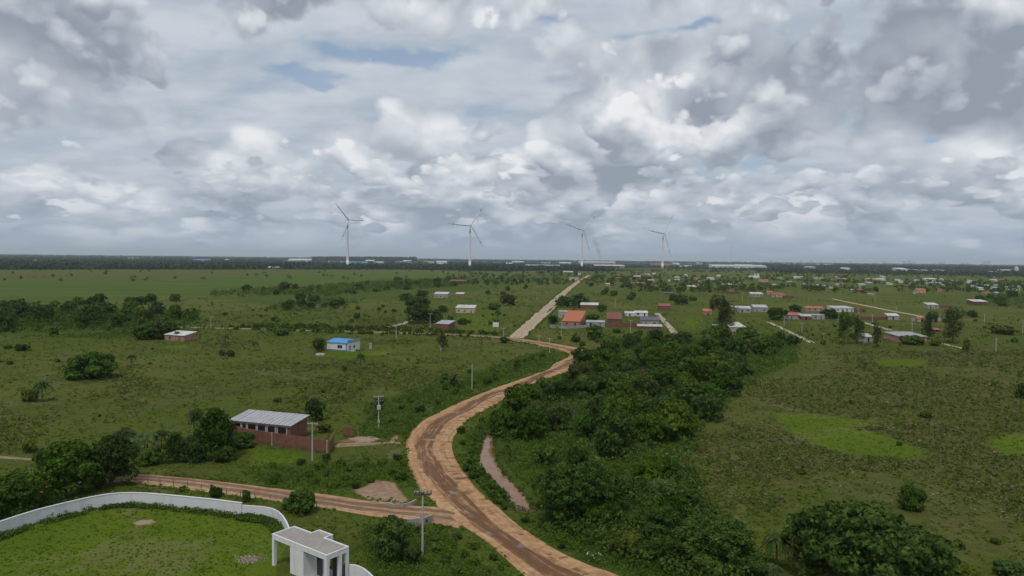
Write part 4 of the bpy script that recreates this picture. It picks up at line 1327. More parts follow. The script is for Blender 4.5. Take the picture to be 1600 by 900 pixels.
wall_run("brick_yard_wall", [(948, 511), (975, 511), (1003, 510)], 2.4, .2, M_brick, "brown brick wall closing the yard between the rust-roofed and charcoal-roofed houses")
wall_run("yard_wall", [(860, 512), (885, 514), (912, 512), (945, 511)], 1.6, .2, M_grey_wall, "low grey yard wall in front of the orange-roofed house")
wall_run("brick_enclosure_wall", [(1344, 499), (1365, 501), (1386, 499.5)], 2.4, .2, M_brick, "low reddish enclosure wall beside the grey cabin with white roof")
wall_run("grey_boundary_wall", [(1424, 502.5), (1450, 502), (1478, 501)], 2.6, .2, M_grey_wall, "long bare grey wall on the meadow behind the little orange-roofed house")
wall_run("low_brick_wall", [(1116, 458), (1136, 459), (1156, 458)], 2.0, .3, M_brick, "low brown brick wall on open ground before the far village")

# ------------------------------------------------------------------ industry on the skyline
FAR = [(450, 484, 409.5, 5.5, 'W', 'w', "long white hall on the skyline, widest left of the first wind turbine"), (440, 451, 409, 2.5, 'G', 'g', "low grey annex beside the long white skyline hall"),
       (414, 434, 421, 4.5, 'G', 'g', "grey farm shed at the far edge of the field, left of the first turbine"), (300, 323, 409, 4.5, 'U', 'w', "white hall with bluish roof among far woods"),
       (170, 196, 405, 2.2, 'P', 'g', "long low pale roof on the skyline beyond the left woods"), (196, 211, 406, 3.5, 'W', 'w', "short white hall beside the long low pale skyline roof"),
       (49, 57, 408, 2.5, 'W', 'w', "lone tiny white hut in the woods at the far left"), (350, 354, 408.5, 4, 'P', 'p', "tiny pinkish hut standing alone in the far woods"),
       (388, 396, 410, 2, 'W', 'w', "small flat white roof between the bluish hall and long white hall"), (510, 528, 411, 3, 'P', 'e', "small pale hall before the dark plantation"),
       (530, 571, 412, 3.5, 'U', 'w', "long dark blue roof directly behind the first wind turbine"), (571, 584, 410, 4.0, 'W', 'w', "white hall beside the long dark blue roof"), (584, 598, 412.5, 4, 'W', 'w', "second white hall past the long dark blue roof"),
       (598, 608, 411.5, 2.5, 'U', 'g', "bluish roof between two white skyline halls"), (617, 628, 411.5, 3, 'W', 'w', "narrow white hall under the plantation's end"), (629, 641, 410.5, 4, 'W', 'w', "white round-shouldered hall past the plantation's end"),
       (641, 664, 412, 2.5, 'R', 'w', "low hall with reddish roof between white halls"), (663, 678, 412, 3.5, 'P', 'w', "cream hall just left of the second wind turbine"), (682, 698, 413.5, 6, 'W', 'w', "tallest white hall left of the second wind turbine"),
       (770, 782, 412.5, 2.5, 'G', 'g', "grey flat hall right of the second wind turbine"), (790, 800, 414, 3.5, 'W', 'w', "small white hall at the edge of the industrial estate"),
       (800, 818, 412, 4, 'W', 'w', "white hall at the start of the industrial estate"), (818, 874, 418, 4.5, 'G', 'g', "very long blue-grey factory roof in the industrial estate"), (845, 860, 412.5, 3, 'U', 'w', "small blue-roofed hall behind the long factory roof"),
       (874, 892, 413, 3.5, 'W', 'w', "white hall between the long factory and the great grey hall"), (905, 962, 414, 6, 'G', 'g', "great grey factory hall behind the third wind turbine"), (930, 977, 418, 4.5, 'P', 'g', "pale lower hall in front of the great grey factory hall"),
       (992, 996.5, 410, 3, 'W', 'w', "first of two tiny white silos beyond the grey hall"), (998, 1003, 410, 3, 'W', 'w', "second of two tiny white silos beyond the grey hall"), (1019, 1050, 416, 4, 'O', 'k', "orange-brown brickworks roof by the fourth wind turbine"),
       (1053, 1062, 414, 3.5, 'W', 'w', "white hall right after the fourth wind turbine"), (1064, 1082, 417, 2.5, 'P', 'w', "pale low hall right of the fourth wind turbine"), (1090, 1097, 413, 3.5, 'W', 'w', "small white block before the very long white hall"),
       (1112, 1200, 419.5, 6, 'W', 'w', "very long white hall, the widest roof on the whole skyline"), (1150, 1176, 416, 3, 'P', 'w', "pale roof behind the very long white hall"),
       (1222, 1304, 415, 3, 'P', 'w', "long pale roof on the skyline beyond the white hall"), (1242, 1261, 418, 3.5, 'W', 'w', "white hall in front of the long pale skyline roof"), (1262, 1275, 420, 4, 'G', 'w', "greyish hall in front of the long pale skyline roof's end"),
       (1405, 1422, 424, 5.5, 'W', 'w', "white two-part hall at the wood's edge over the village"), (1436, 1442, 424, 3, 'W', 'w', "first of four pale halls in line at the wood's edge"), (1446, 1454, 424.5, 3, 'P', 'w', "second of four pale halls in line at the wood's edge"),
       (1462, 1469, 424.5, 3, 'P', 'p', "third of four pale halls in line at the wood's edge"), (1474, 1482, 425, 3.5, 'G', 'g', "last of four pale halls in line at the wood's edge"), (1569, 1588, 424.5, 3.5, 'W', 'w', "long white nave of the far chapel"),
       (1524, 1530, 415.5, 2.5, 'W', 'w', "tiny bright hall high on the skyline near the right end"), (1556, 1566, 427, 3, 'P', 'w', "low pale shed before the far chapel"), (1372, 1376, 424, 2.5, 'W', 'w', "tiny white hut right of the white dome")]
for (x0, x1, y, h, r, w, lb) in FAR:
    k = mpp((x0 + x1) / 2, y)
    house(x0, x1, y, h, 60, r, w, 'mono', lb, "hall", "hall", openings=False, rz=random.uniform(-.1, .1), rise=h * k * .35, hz=h * k * .6, over=1.5)
# chapel tower and the domed hall
p = at(1588, 425); k = mpp(1588, 425)
t = empty("chapel_tower", (p.x, p.y, 0), 0, "slim white tower standing at the far chapel's end", "tower")
MB().box(-2 * k, 2 * k, -2 * k, 2 * k, 0, 6.5 * k).obj("shaft", M_white_wall, t)
MB().add([(-2.2 * k, -2.2 * k, 6.5 * k), (2.2 * k, -2.2 * k, 6.5 * k), (2.2 * k, 2.2 * k, 6.5 * k), (-2.2 * k, 2.2 * k, 6.5 * k), (0, 0, 9 * k)], [(0, 1, 4), (1, 2, 4), (2, 3, 4), (3, 0, 4), (3, 2, 1, 0)]).obj("roof", M_white_sheet, t)
p = at(1322, 422); k = mpp(1322, 422)
t = empty("domed_hall", (p.x, p.y, 0), 0, "white arched sports hall shining in the far woods above the village", "hall")
mb = MB(); n = 14; R_, L_ = 7.5 * k, 30
vs = [(math.cos(PI * i / n) * R_, yy, math.sin(PI * i / n) * 4.4 * k + .01) for yy in (0, L_) for i in range(n + 1)]
mb.add(vs, [(i, i + 1, i + n + 2, i + n + 1) for i in range(n)]).obj("roof", M_white_sheet, t, True)
MB().add(vs[:n + 1], [tuple(range(n, -1, -1))]).obj("front", M_white_wall, t)

# faint city blocks at the very edge of sight
for i, (x, w, h) in enumerate(sorted([(1382, 5, 3.2), (1414, 4, 3.6), (1421, 3, 5.0), (1428, 6, 2.4), (1472, 9, 2.6), (1505, 4, 3.0), (1512, 3, 2.2), (1540, 9, 4.6), (1546, 4, 5.6), (1268, 2, 3.0), (1252, 2, 3.4), (1329, 3, 2.6), (1205, 3, 2.2)])):
    y = 404 + (x - 800) * 0.0104 + 2.1
    p = at(x, y); k = mpp(x, y)
    o = MB().box(-w * k / 2, w * k / 2, 0, 60, 0, (h + 1) * k).box(-w * k / 6, w * k / 6, 10, 30, (h + 1) * k, (h + 1.5) * k).obj("tower_block", M_grey_wall, loc=(p.x, p.y, 0))
    tag(o, f"hazy tower block on the city skyline, {ordinal(i + 1)} of the faint far blocks", "tower block", "city blocks on the horizon")
# ------------------------------------------------------------------ gatehouse
def gatehouse():
    A, Hc = Vector((-30.71, 91.43)), Vector((-21.96, 84.89))
    ax = (Hc - A).normalized()
    rz = math.atan2(ax.y, ax.x)
    root = empty("gatehouse", (A.x, A.y, 0), rz, "white flat-roofed gatehouse portico on slim columns at the end of the curved white wall", "gatehouse")
    L, Dp, z0, z1 = 10.92, 3.45, 3.50, 4.10
    w = M_gate
    # roof: outline with a back extension
    out = [(0, 0), (L, 0), (L, Dp), (6.35, Dp), (6.35, Dp + 1.25), (3.6, Dp + 1.25), (3.6, Dp), (0, Dp)]
    r = MB()
    r.slab([(x, y, z1 - .10) for x, y in out], z1 - .10 - z0)
    roof = r.obj("roof", w, root)
    mb = MB()
    t = 0.16
    e = 0.02

    def rail(x0, x1, y0, y1): mb.box(x0, x1, y0, y1, z1 - .099, z1 + .06)
    rail(-e, L + e, -e, t); rail(L - t, L + e, t, Dp - t); rail(6.35 - t, L + e, Dp - t, Dp + e); rail(6.35 - t, 6.35 + e, Dp + e, Dp + 1.25 - t)
    rail(3.6 - e, 6.35 + e, Dp + 1.25 - t, Dp + 1.25 + e); rail(3.6 - e, 3.6 + t, Dp + e, Dp + 1.25 - t); rail(-e, 3.6 + t, Dp - t, Dp + e); rail(-e, t, t, Dp - t)
    mb.obj("parapet", w, roof)
    deck = MB().slab([(x, y, z1 - .07) for x, y in [(t, t), (L - t, t), (L - t, Dp - t), (6.35 - t, Dp - t), (6.35 - t, Dp + 1.25 - t), (3.6 + t, Dp + 1.25 - t), (3.6 + t, Dp - t), (t, Dp - t)]], .02)
    deck.obj("deck", M_deck, roof)
    c = .42
    for x, y in [(0, 0), (0, Dp - c), (L - c, 0), (L - c, Dp - c), (L - c, Dp * .56)]:
        MB().box(x, x + c, y, y + c, 0, z0).obj("column", w, root)
    MB().box(3.75, 6.45, 0.03, Dp - .03, 0, z0).obj("guard_room", w, root)
    MB().box(4.0, 6.0, Dp - .03, Dp + 1.1, 0, z0).obj("guard_annex", w, root)
    MB().box(6.45, 8.9, 1.75, 1.95, 0, z0).obj("porch_wall", w, root)
    d = MB().box(7.0, 7.95, 1.70, 1.76, 0.05, 2.5).obj("door", M_glass, root)
    MB().box(6.95, 7.0, 1.68, 1.75, 0.0, 2.55).box(7.95, 8.0, 1.68, 1.75, 0, 2.55).box(7.0, 7.95, 1.68, 1.75, 2.5, 2.55).obj("door_frame", M_dark_metal, d)
    g = MB().box(9.0, 10.0, 2.55, 2.61, .05, 2.6).obj("glass_panel", M_glass, root)
    MB().box(8.95, 9.0, 2.54, 2.62, 0, 2.65).box(10.0, 10.05, 2.54, 2.62, 0, 2.65).box(9.0, 10.0, 2.54, 2.62, 2.6, 2.65).obj("panel_frame", M_dark_metal, g)
    MB().box(L - .26, L - .18, Dp * .56 + c + .02, Dp - c - .02, .1, 2.1).obj("gate_leaf", M_glass, root)
    MB().slab([(6.45, -.3, .10), (L + .4, -.3, .10), (L + .4, Dp + .3, .10), (6.45, Dp + .3, .10)], .1).obj("floor_slab", M_concrete, root)
    MB().box(2.95, 3.05, 1.3, 1.32, 2.4, 2.6).box(6.45, 6.6, .5, .62, 2.7, 2.85).obj("lamp", M_steel, root)
    AVOID.append((A.x + 5 * ax.x, A.y + 5 * ax.y + 1, 6.5))


M_gate = simple_mat("gate_plaster", (0.72, 0.725, 0.725), 0.8, 0.06, 0.6, (0.38, 0.36, 0.32), 0.38, bump=0.05)
M_wallp = simple_mat("wall_plaster", (0.67, 0.68, 0.68), 0.85, 0.03, 0.35, (0.36, 0.36, 0.32), 0.30, bump=0.05)
M_deck = simple_mat("deck_concrete", (0.30, 0.275, 0.25), 0.92, 0.2, 0.5, (0.46, 0.40, 0.35), 0.75, bump=0.2)
gatehouse()
TOPS = [(-70, 842), (-30, 826), (0, 815), (30, 805), (60, 796), (100, 786), (140, 777), (165, 772.5), (185, 770.5), (205, 770), (235, 771), (280, 775), (330, 780), (378, 786)]
ow, WP = wall_run("boundary_wall", TOPS, 1.9, .22, M_wallp, "long curved white boundary wall enclosing the lush green yard", z_top=True)
mb = MB()
for q, n in zip(WP[:-1], WP[1:]):
    d = Vector((n[0] - q[0], n[1] - q[1])); d.normalize(); s = Vector((-d.y, d.x)) * .17
    mb.slab([(q[0] - s.x, q[1] - s.y, 1.965), (n[0] - s.x, n[1] - s.y, 1.965), (n[0] + s.x, n[1] + s.y, 1.965), (q[0] + s.x, q[1] + s.y, 1.965)], .06)
mb.obj("coping", M_gate, ow)
ow2, WP2 = wall_run("boundary_wall", [(379, 789), (395, 790), (412, 791.5), (425, 794), (435, 799), (442, 806), (447, 814), (450.5, 822), (452, 828)], 1.7, .22, M_wallp,
                    "lower stretch of white wall bending down to the gatehouse roof", z_top=True)
wall_run("gate_wing_wall", [(546, 882), (553, 882), (560, 884), (568, 888), (576, 894), (584, 902), (592, 914)], 1.9, .2, M_gate, "short curved white wing wall leaving the gatehouse at its road side", z_top=True)

# ------------------------------------------------------------------ unfinished brick building behind its brick wall
def brick_building():
    o = Vector((-62.3, 158.9, 0)); e = Vector((-47.6, 154.0, 0))
    rz = math.atan2(e.y - o.y, e.x - o.x)
    L, Dp, H, HB = (e - o).length, 6.0, 3.4, 4.25
    r = empty("brick_building", o, rz, "unfinished long brick building with grey sheet roof and open windows behind the brick wall", "building")
    t = .2
    w = MB()
    # front wall with real openings
    ops = [(0.7, 2.3, 1.1, 2.7), (2.9, 3.8, 0, 2.7), (4.4, 6.4, 1.1, 2.7), (7.0, 8.9, 1.1, 2.7), (9.6, 11.4, 0.9, 2.7), (12.2, 14.3, 1.1, 2.7)]
    x = 0
    for (a, b, z0, z1) in ops:
        w.box(x, a, 0, t, 0, H)
        if z0 > 0: w.box(a, b, 0, t, 0, z0)
        w.box(a, b, 0, t, z1, H)
        x = b
    w.box(x, L, 0, t, 0, H)
    w.box(0, L, Dp - t, Dp, 0, HB)
    for x0 in (0, L - t):
        w.add([(x0, t, 0), (x0 + t, t, 0), (x0 + t, Dp - t, 0), (x0, Dp - t, 0), (x0, t, H), (x0 + t, t, H), (x0 + t, Dp - t, HB), (x0, Dp - t, HB)],
              [(3, 2, 1, 0), (4, 5, 6, 7), (0, 1, 5, 4), (1, 2, 6, 5), (2, 3, 7, 6), (3, 0, 4, 7)])
    w.obj("wall", M_brick, r)
    p = MB()
    for (a, b, z0, z1) in ops:                       # pale concrete frame round the openings
        p.box(a - .32, a - .004, -.03, .004, .0, H - .1); p.box(b + .004, b + .32, -.032, .004, 0, H - .1)
    p.box(-.02, L + .02, -.045, -.004, H - .45, H)
    p.obj("concrete_frame", M_concrete, r)
    for (a, b, z0, z1) in ops:
        if z0 > 0:
            MB().box(a - .08, b + .08, -.10, .1, z0 - .10, z0).obj("window_sill", M_concrete, r)
    MB().box(.3, L - .3, Dp * .5, Dp * .5 + .1, 0, 3.2).obj("inner_wall", M_grey_wall, r)
    s = (HB - H) / Dp; o_ = .5
    rf = MB().slab([(-o_, -o_, H - s * o_ + .16), (L + o_, -o_, H - s * o_ + .16), (L + o_, Dp + o_, HB + s * o_ + .16), (-o_, Dp + o_, HB + s * o_ + .16)], .08).obj("roof", M_ribs, r)
    n = 14
    mb = MB()
    for i in range(n + 1):
        x = -o_ + (L + 2 * o_) * i / n
        mb.slab([(x - .03, -o_, H - s * o_ + .22), (x + .03, -o_, H - s * o_ + .22), (x + .03, Dp + o_, HB + s * o_ + .22), (x - .03, Dp + o_, HB + s * o_ + .22)], .058)
    mb.obj("roof_rib", M_ribs, rf)
    AVOID.append((-55, 160, 9.5))


M_culv = simple_mat('culvert_concrete', (0.33, 0.30, 0.26), .9, .2, 1.0, (0.18, 0.13, 0.09), .6)
M_ribs = sheet_mat("ribbed_sheet", (0.37, 0.375, 0.385), (0.17, 0.155, 0.145), 0.6, 3.0)
brick_building()
o1, _ = wall_run("brick_perimeter_wall", [(352, 680), (385, 689), (420, 695), (470, 702.5), (515, 709)], 2.7, .2, M_brick, "long bare red brick perimeter wall in front of the unfinished brick building")
mb = MB()
for x, y in [(425, 696), (511, 708.6)]:
    p = at(x, y); mb.box(p.x - .12, p.x + .12, p.y - .14, p.y + .16, 0, 2.72)
mb.obj("concrete_pier", M_culv, o1)
wall_run("brick_end_wall", [(515, 708), (519, 700), (521, 694)], 2.5, .2, M_brick, "short brick return wall at the road end of the perimeter wall")
wall_run("brick_shed_wall", [(536, 682), (545, 681.5), (552, 682)], 2.2, .2, M_brick, "stub of dark red brick wall standing in weeds beside the sandy yard")
M_heap = simple_mat('heap_sand', (0.30, 0.225, 0.155), .95, .2, .8, bump=.4)
for i, (x, y, s, lb) in enumerate([(565, 688, 1.5, "low heap of pale sand in the yard beside the brick wall"), (578, 686, 1.1, "smaller rubble heap by the sandy yard's road side"), (543, 690, .9, "heap of broken bricks at the brick wall's end"), (226, 817, .75, "flat mound of bare earth in the lush walled yard")]):
    rng = np.random.default_rng(60 + i)
    bm = bmesh.new(); bmesh.ops.create_icosphere(bm, subdivisions=4, radius=1.0)
    for v in bm.verts:
        v.co *= 1 + .16 * math.sin(v.co.x * 4 + i) * math.sin(v.co.y * 5) + rng.normal(0, .02)
        v.co.z = max(v.co.z, -.05) * .42 * s; v.co.x *= s * 1.9; v.co.y *= s * 1.3
    me = bpy.data.meshes.new("sand_heap"); bm.to_mesh(me); bm.free(); me.materials.append(bank_mat if i == 2 else M_heap)
    p = at(x, y)
    tag(link("sand_heap" if i != 3 else "earth_mound", me, loc=(p.x, p.y, 0)), lb, "heap")
# gravel spread in the walled yard
rng = np.random.default_rng(5)
p = at(390, 874)
n = 900
cc = np.c_[rng.normal(0, .8, n) + p.x, rng.normal(0, .6, n) + p.y, rng.uniform(.02, .08, n)]
V, F = quads(cc, unit(rng.normal(0, .5, (n, 3)) + (0, 0, 1)), rng.uniform(.05, .13, n), rng)
tag(link("gravel", mesh_np("gravel", V, F, simple_mat("pale_gravel", (0.34, 0.285, 0.215), .9, .2, 3.0))), kind='stuff')

# ------------------------------------------------------------------ blue-roofed cabin
def blue_cabin():
    a, b = at(511, 547), at(543, 549.3)
    rz = math.atan2(b.y - a.y, b.x - a.x)
    L, Dp, H = (b - a).length, 9.0, 3.6
    r = empty("blue_roofed_cabin", a, rz, "small white cabin with bright blue roof alone in the pasture", "cabin")
    MB().box(0, L, 0, Dp, 0, H).obj("wall", M_white_wall, r)
    MB().add([(-.25, -.3, H + .002), (L + .1, -.3, H + .002), (L + .1, 5.5, H + 1.15), (-.25, 5.5, H + 1.15), (-.25, -.3, H - .25), (L + .1, -.3, H - .25), (L + .1, 5.5, H + .001), (-.25, 5.5, H + .001)],
             [(0, 1, 2, 3), (7, 6, 5, 4), (0, 4, 5, 1), (1, 5, 6, 2), (2, 6, 7, 3), (3, 7, 4, 0)]).obj("roof", M_blue_sheet, r)
    MB().box(L - .02, L + .16, -.1, Dp + .1, H + .003, H + 1.2).obj("parapet", M_grey_wall, r)
    MB().box(-.03, L + .03, -.04, -.004, 0, .55).obj("plinth", M_slate, r)
    opening(r, 'window', L * .52, L * .74, 1.2, 2.5, 0.0)
    MB().box(L + .004, L + .05, 1.2, 2.3, .1, 2.3).obj("door", M_slate, r)
    MB().box(L + .004, L + .06, 4.2, 5.3, 1.1, 2.2).obj("window", M_glass, r)
    MB().box(L + .2, L + 2.2, 1.0, 2.8, 0, .25).obj("step", M_concrete, r)
    MB().box(L - .9, L - .3, -.06, -.002, .6, H - .3).obj("corner_stripe", M_slate, r)
    AVOID.append((a.x + 4, a.y + 4, 9))


M_slate = simple_mat("slate_paint", (0.13, 0.20, 0.31), .8, .06)
blue_cabin()
# white tank lid and sign boards
p = at(401, 0 + 553); 
def board(px, py, w, h, up, label, mat, name="sign_board"):
    p = at(px, py)
    r = empty(name, (p.x, p.y, 0), random.uniform(-.2, .2), label, "sign")
    MB().box(-w / 2, w / 2, -.03, .03, up, up + h).obj("panel", mat, r)
    MB().box(-w * .35 - .05, -w * .35 + .05, .031, .12, 0, up + h * .8).obj("post", M_steel, r)
    MB().box(w * .35 - .05, w * .35 + .05, .031, .12, 0, up + h * .8).obj("post", M_steel, r)


board(774.5, 521, 3.2, 2.4, 3.6, "white board on two posts beside the start of the straight road", M_white_wall)
board(1117, 523, 3.4, 4.2, 1.6, "bluish white upright board at the thicket's far edge beside the beige house", M_white_wall)
p = at(500, 554.5)
tag(MB().tube((0, 0, 0), (0, 0, .5), 1.9, 1.7, 20).tube((0, 0, .5), (0, 0, .62), .5, .5, 12).obj("well_cover", M_concrete, loc=(p.x, p.y, 0)), "low pale concrete well cover in front of the blue-roofed cabin", "well")
p = at(579, 545)
t = empty("gate_post", (p.x, p.y, 0), 0, "pale concrete stub post in the pasture right of the blue-roofed cabin", "post")
MB().box(-.5, .5, -.4, .4, 0, 2.2).box(-.65, .65, -.55, .55, 2.2, 2.4).obj("pillar", M_concrete, t)

# ------------------------------------------------------------------ culvert heads at the junction


def curb(name, pts, h, t, label):
    return wall_run(name, pts, h, t, M_culv, label, "culvert")[0]


c1 = curb("culvert_head", [(604, 790.5), (615, 793.5), (630, 793), (642, 790), (650, 785.5)], 0.6, .28, "curved concrete culvert edge between eroded gully and lane junction")
c2 = curb("culvert_head", [(637, 823), (646, 822), (660, 821), (676, 815)], 1.15, .35, "pale concrete culvert headwall at the foot of the tall junction pole")

# ------------------------------------------------------------------ utility poles
def pole(px, py, ytop, label, arms=1, tr=False, rz=0.0, double=False, h=None):
    p = at(px, py); k = mpp(px, py)
    h = (py - ytop) * k if h is None else h
    r = empty("utility_pole", (p.x, p.y, 0), rz, label, "pole", "utility poles")
    MB().tube((0, 0, -.2), (0, 0, h), .17, .10, 10).obj("shaft", M_pole, r)
    for i in range(arms):
        z = h - .35 - i * 1.1
        a = MB().box(-1.15, 1.15, .11, .22, z - .06, z + .06).obj("crossarm", M_wood if i else M_pole, r)
        for x in (-1.0, -.35, .45, 1.0):
            MB().tube((x, .165, z + .06), (x, .165, z + .30), .05, .035, 6).obj("insulator", M_steel, a)
    if tr:
        b = MB().box(-.42, .42, -.75, -.13, h * .58, h * .58 + .95).obj("transformer", M_steel, r)
        MB().tube((-.2, -.45, h * .58 + .95), (-.2, -.45, h * .58 + 1.2), .05, .04, 6).obj("bushing", M_steel, b)
        MB().tube((.2, -.45, h * .58 + .95), (.2, -.45, h * .58 + 1.2), .05, .04, 6).obj("bushing", M_steel, b)
        MB().box(-.25, .25, -.35, -.14, 1.3, 2.0).obj("meter_box", M_pole, r)
    if double:
        MB().box(-1.25, 1.25, -.20, -.10, h - .75, h - .60).obj("crossarm", M_dark_metal, r)
        for x in (-1.05, -.55, .55, 1.05):
            MB().tube((x, -.15, h - .60), (x + .12, -.15, h - .15), .07, .05, 6).obj("fuse_cutout", M_dark_metal, r)
        MB().box(-.2, .2, -.16, -.09, h - .8, h - .4).obj("bracket", M_dark_metal, r)
    AVOID.append((p.x, p.y, 0.8))
    return r


pole(660, 868, 763, "tall concrete pole with dark crossarm fittings at the dirt road junction", 1, False, 0.25, True)
pole(488, 720, 659, "concrete pole with wide crossarms in front of the brick perimeter wall", 2, False, -0.2)
pole(591.5, 669, 617, "concrete pole carrying a transformer box above the sandy yard", 2, True, 0.3)
pole(737.5, 607, 568, "bare pale pole in the pasture halfway along the curving red road", 0)
for px, py, yt, lb in [(329.5, 513, 494, "slim pole by the brown track near the white-roofed hut"), (619, 531, 507, "pole between the brown track and the blue-roofed cabin"), (672, 516, 489, "pole in front of the big dark tree by the grey-roofed shed"),
                       (688.5, 549, 543, "short stub pole before the dark pasture tree"), (842, 543, 524, "first of two close poles inside the sharp road bend"), (858.5, 554, 528, "second of two close poles inside the sharp road bend"),
                       (877, 526, 503, "pole in front of the orange-roofed house's yard"), (787, 530, 512, "slim pole where the brown track joins the straight road"), (839, 469, 456, "pole west of the straight road halfway to the woods"), (985, 527, 500, "pole standing before the brick yard wall"),
                       (1225, 510, 493, "slim pole beside dark bushes near the faded orange roof"), (1253, 520, 504, "middle pole along the narrow sandy path"), (1287, 535, 520, "last pole at the end of the narrow sandy path"),
                       (1363, 506, 491, "pole in front of the low reddish enclosure wall"), (1341, 499, 482, "pole beside the unfinished brick shell"), (1538, 506, 490, "lone pole on the far right meadow"), (1556, 549, 528, "pole on the meadow behind the long dark bush"),
                       (1425, 521, 505, "pole near the wide grey-roofed barn"), (1400, 497, 480, "pole behind the grey cabin"), (1234, 486, 474, "pole behind the faded orange-roofed house"), (1160, 470, 457, "pole on the open meadow by the lone white-roofed house"),
                       (961, 480, 466, "pole on the meadow behind the rust-roofed house"), (902, 470, 457, "pole among trees east of the straight road"), (1598, 520, 500, "pole at the meadow's far right end"), (1513, 545, 528, "pole by the end of the long sandy path"), (1367, 470, 455, "pole near the far sandy lane")]:
    pole(px, py, yt, lb, 1 if py - yt > 14 else 0, rz=random.uniform(-.6, .6))

# ------------------------------------------------------------------ fences
def fence(label, pts, h=1.25, gap=2.6, wire=True, rz=0):
    P, s = smooth_path([[*at(x, y).xy, 0] for x, y in pts], gap)
    r = empty("wire_fence", (P[0][0], P[0][1], 0), 0, label, "fence")
    for i, q in enumerate(P):
        x, y = q[0] - P[0][0], q[1] - P[0][1]
        hh = h * random.uniform(.85, 1.15)
        MB().tube((x, y, -.1), (x + random.uniform(-.08, .08), y, hh), .07, .055, 6).obj("post", M_wood, r)
    mb = MB()
    for z in (.45, .8, 1.1):
        for a, b in zip(P[:-1], P[1:]):
            mb.tube((a[0] - P[0][0], a[1] - P[0][1], z), (b[0] - P[0][0], b[1] - P[0][1], z), .008, .008, 3, False)
    mb.obj("wire", M_steel, r)


fence("wire fence on dark posts between the lane and the white boundary wall", [(212, 752), (236, 756), (262, 760), (310, 766), (352, 774), (400, 781), (440, 786), (495, 793)])
fence("old wire fence on leaning posts crossing the pasture by the lone palm", [(0, 636), (40, 634), (100, 638), (165, 633), (195, 620), (260, 616)], 1.3, 5.5)
fence("wire fence along the pasture between palm and brick building", [(230, 640), (290, 628), (320, 621), (380, 612)], 1.2, 6.0)

# ------------------------------------------------------------------ wind turbines
def turbine(px, py, hub_y, yaw, ang, label, bl=41):
    p = at(px, py); k = mpp(px, py)
    h = (py - hub_y) * k
    r = empty("wind_turbine", (p.x, p.y, 0), yaw, label, "wind turbine", "wind turbines on the skyline")
    mb = MB()
    for i in range(6):
        z0, z1 = h * i / 6, h * (i + 1) / 6
        mb.tube((0, 0, z0), (0, 0, z1), 5.2 - 2.6 * i / 6, 5.2 - 2.6 * (i + 1) / 6, 20, i in (0, 5))
    mb.obj("tower", M_turb, r, True)
    nb = MB()
    nb.add([(-2.6, -5, h - 1.5), (2.6, -5, h - 1.5), (2.9, 9, h - 1.2), (-2.9, 9, h - 1.2), (-2.4, -5, h + 3.4), (2.4, -5, h + 3.4), (2.6, 9, h + 4.2), (-2.6, 9, h + 4.2)],
           [(3, 2, 1, 0), (4, 5, 6, 7), (0, 1, 5, 4), (1, 2, 6, 5), (2, 3, 7, 6), (3, 0, 4, 7)])
    nb.obj("nacelle", M_turb, r)
    hub = MB().tube((0, -5, h + 1), (0, -8, h + 1), 2.6, 2.2, 14).tube((0, -8, h + 1), (0, -9.6, h + 1), 2.2, .6, 14).obj("hub", M_turb, r, True)
    R = bl * k
    for a in ang:
        a = math.radians(a)
        d = Vector((math.cos(a), 0, math.sin(a))); s = Vector((-math.sin(a), 0, math.cos(a)))
        prof = [(0.02, 2.0, 2.0), (.08, 2.9, 1.7), (.2, 4.3, 1.2), (.5, 3.2, .8), (.8, 2.2, .5), (.97, 1.4, .3), (1.0, .5, .15)]
        b = MB(); V = []
        for (t, c, th) in prof:
            o = Vector((0, -7, h + 1)) + d * R * t
            V += [o - s * c * .35, o + Vector((0, -th, 0)) + s * c * .1, o + s * c, o + Vector((0, th, 0)) + s * c * .1]
        F = []
        for i in range(len(prof) - 1):
            for j in range(4):
                F.append((4 * i + j, 4 * i + (j + 1) % 4, 4 * i + 4 + (j + 1) % 4, 4 * i + 4 + j))
        F += [(3, 2, 1, 0), tuple(len(V) - 4 + j for j in range(4))]
        b.add(V, F)
        bo = b.obj("blade", M_turb, r, True)
        if True:
            tb = MB(); V = []
            for t, c, th in ((.70, 2.65, .64), (.80, 2.3, .54)):
                o = Vector((0, -7, h + 1)) + d * R * t
                V += [o - s * c * .40, o + Vector((0, -th, 0)) + s * c * .1, o + s * c * 1.08, o + Vector((0, th, 0)) + s * c * .1]
            tb.add(V, [(j, (j + 1) % 4, 4 + (j + 1) % 4, 4 + j) for j in range(4)]).obj("blade_band", M_blade, bo)


turbine(543, 419, 344, 1.03, (141, 0, -118), "first wind turbine, standing before the dark plantation, rotor turned nearly edge-on", 38)
turbine(734, 420, 353, .55, (55, 177, -57), "second wind turbine, behind the end of the bright green field, rotor facing the pasture")
turbine(909, 420, 360, .70, (42, 168, -66), "third wind turbine, in front of the great grey factory hall")
turbine(1035, 421, 365, .72, (53, 175, -64), "fourth wind turbine, farthest along, standing beside the brickworks roof")

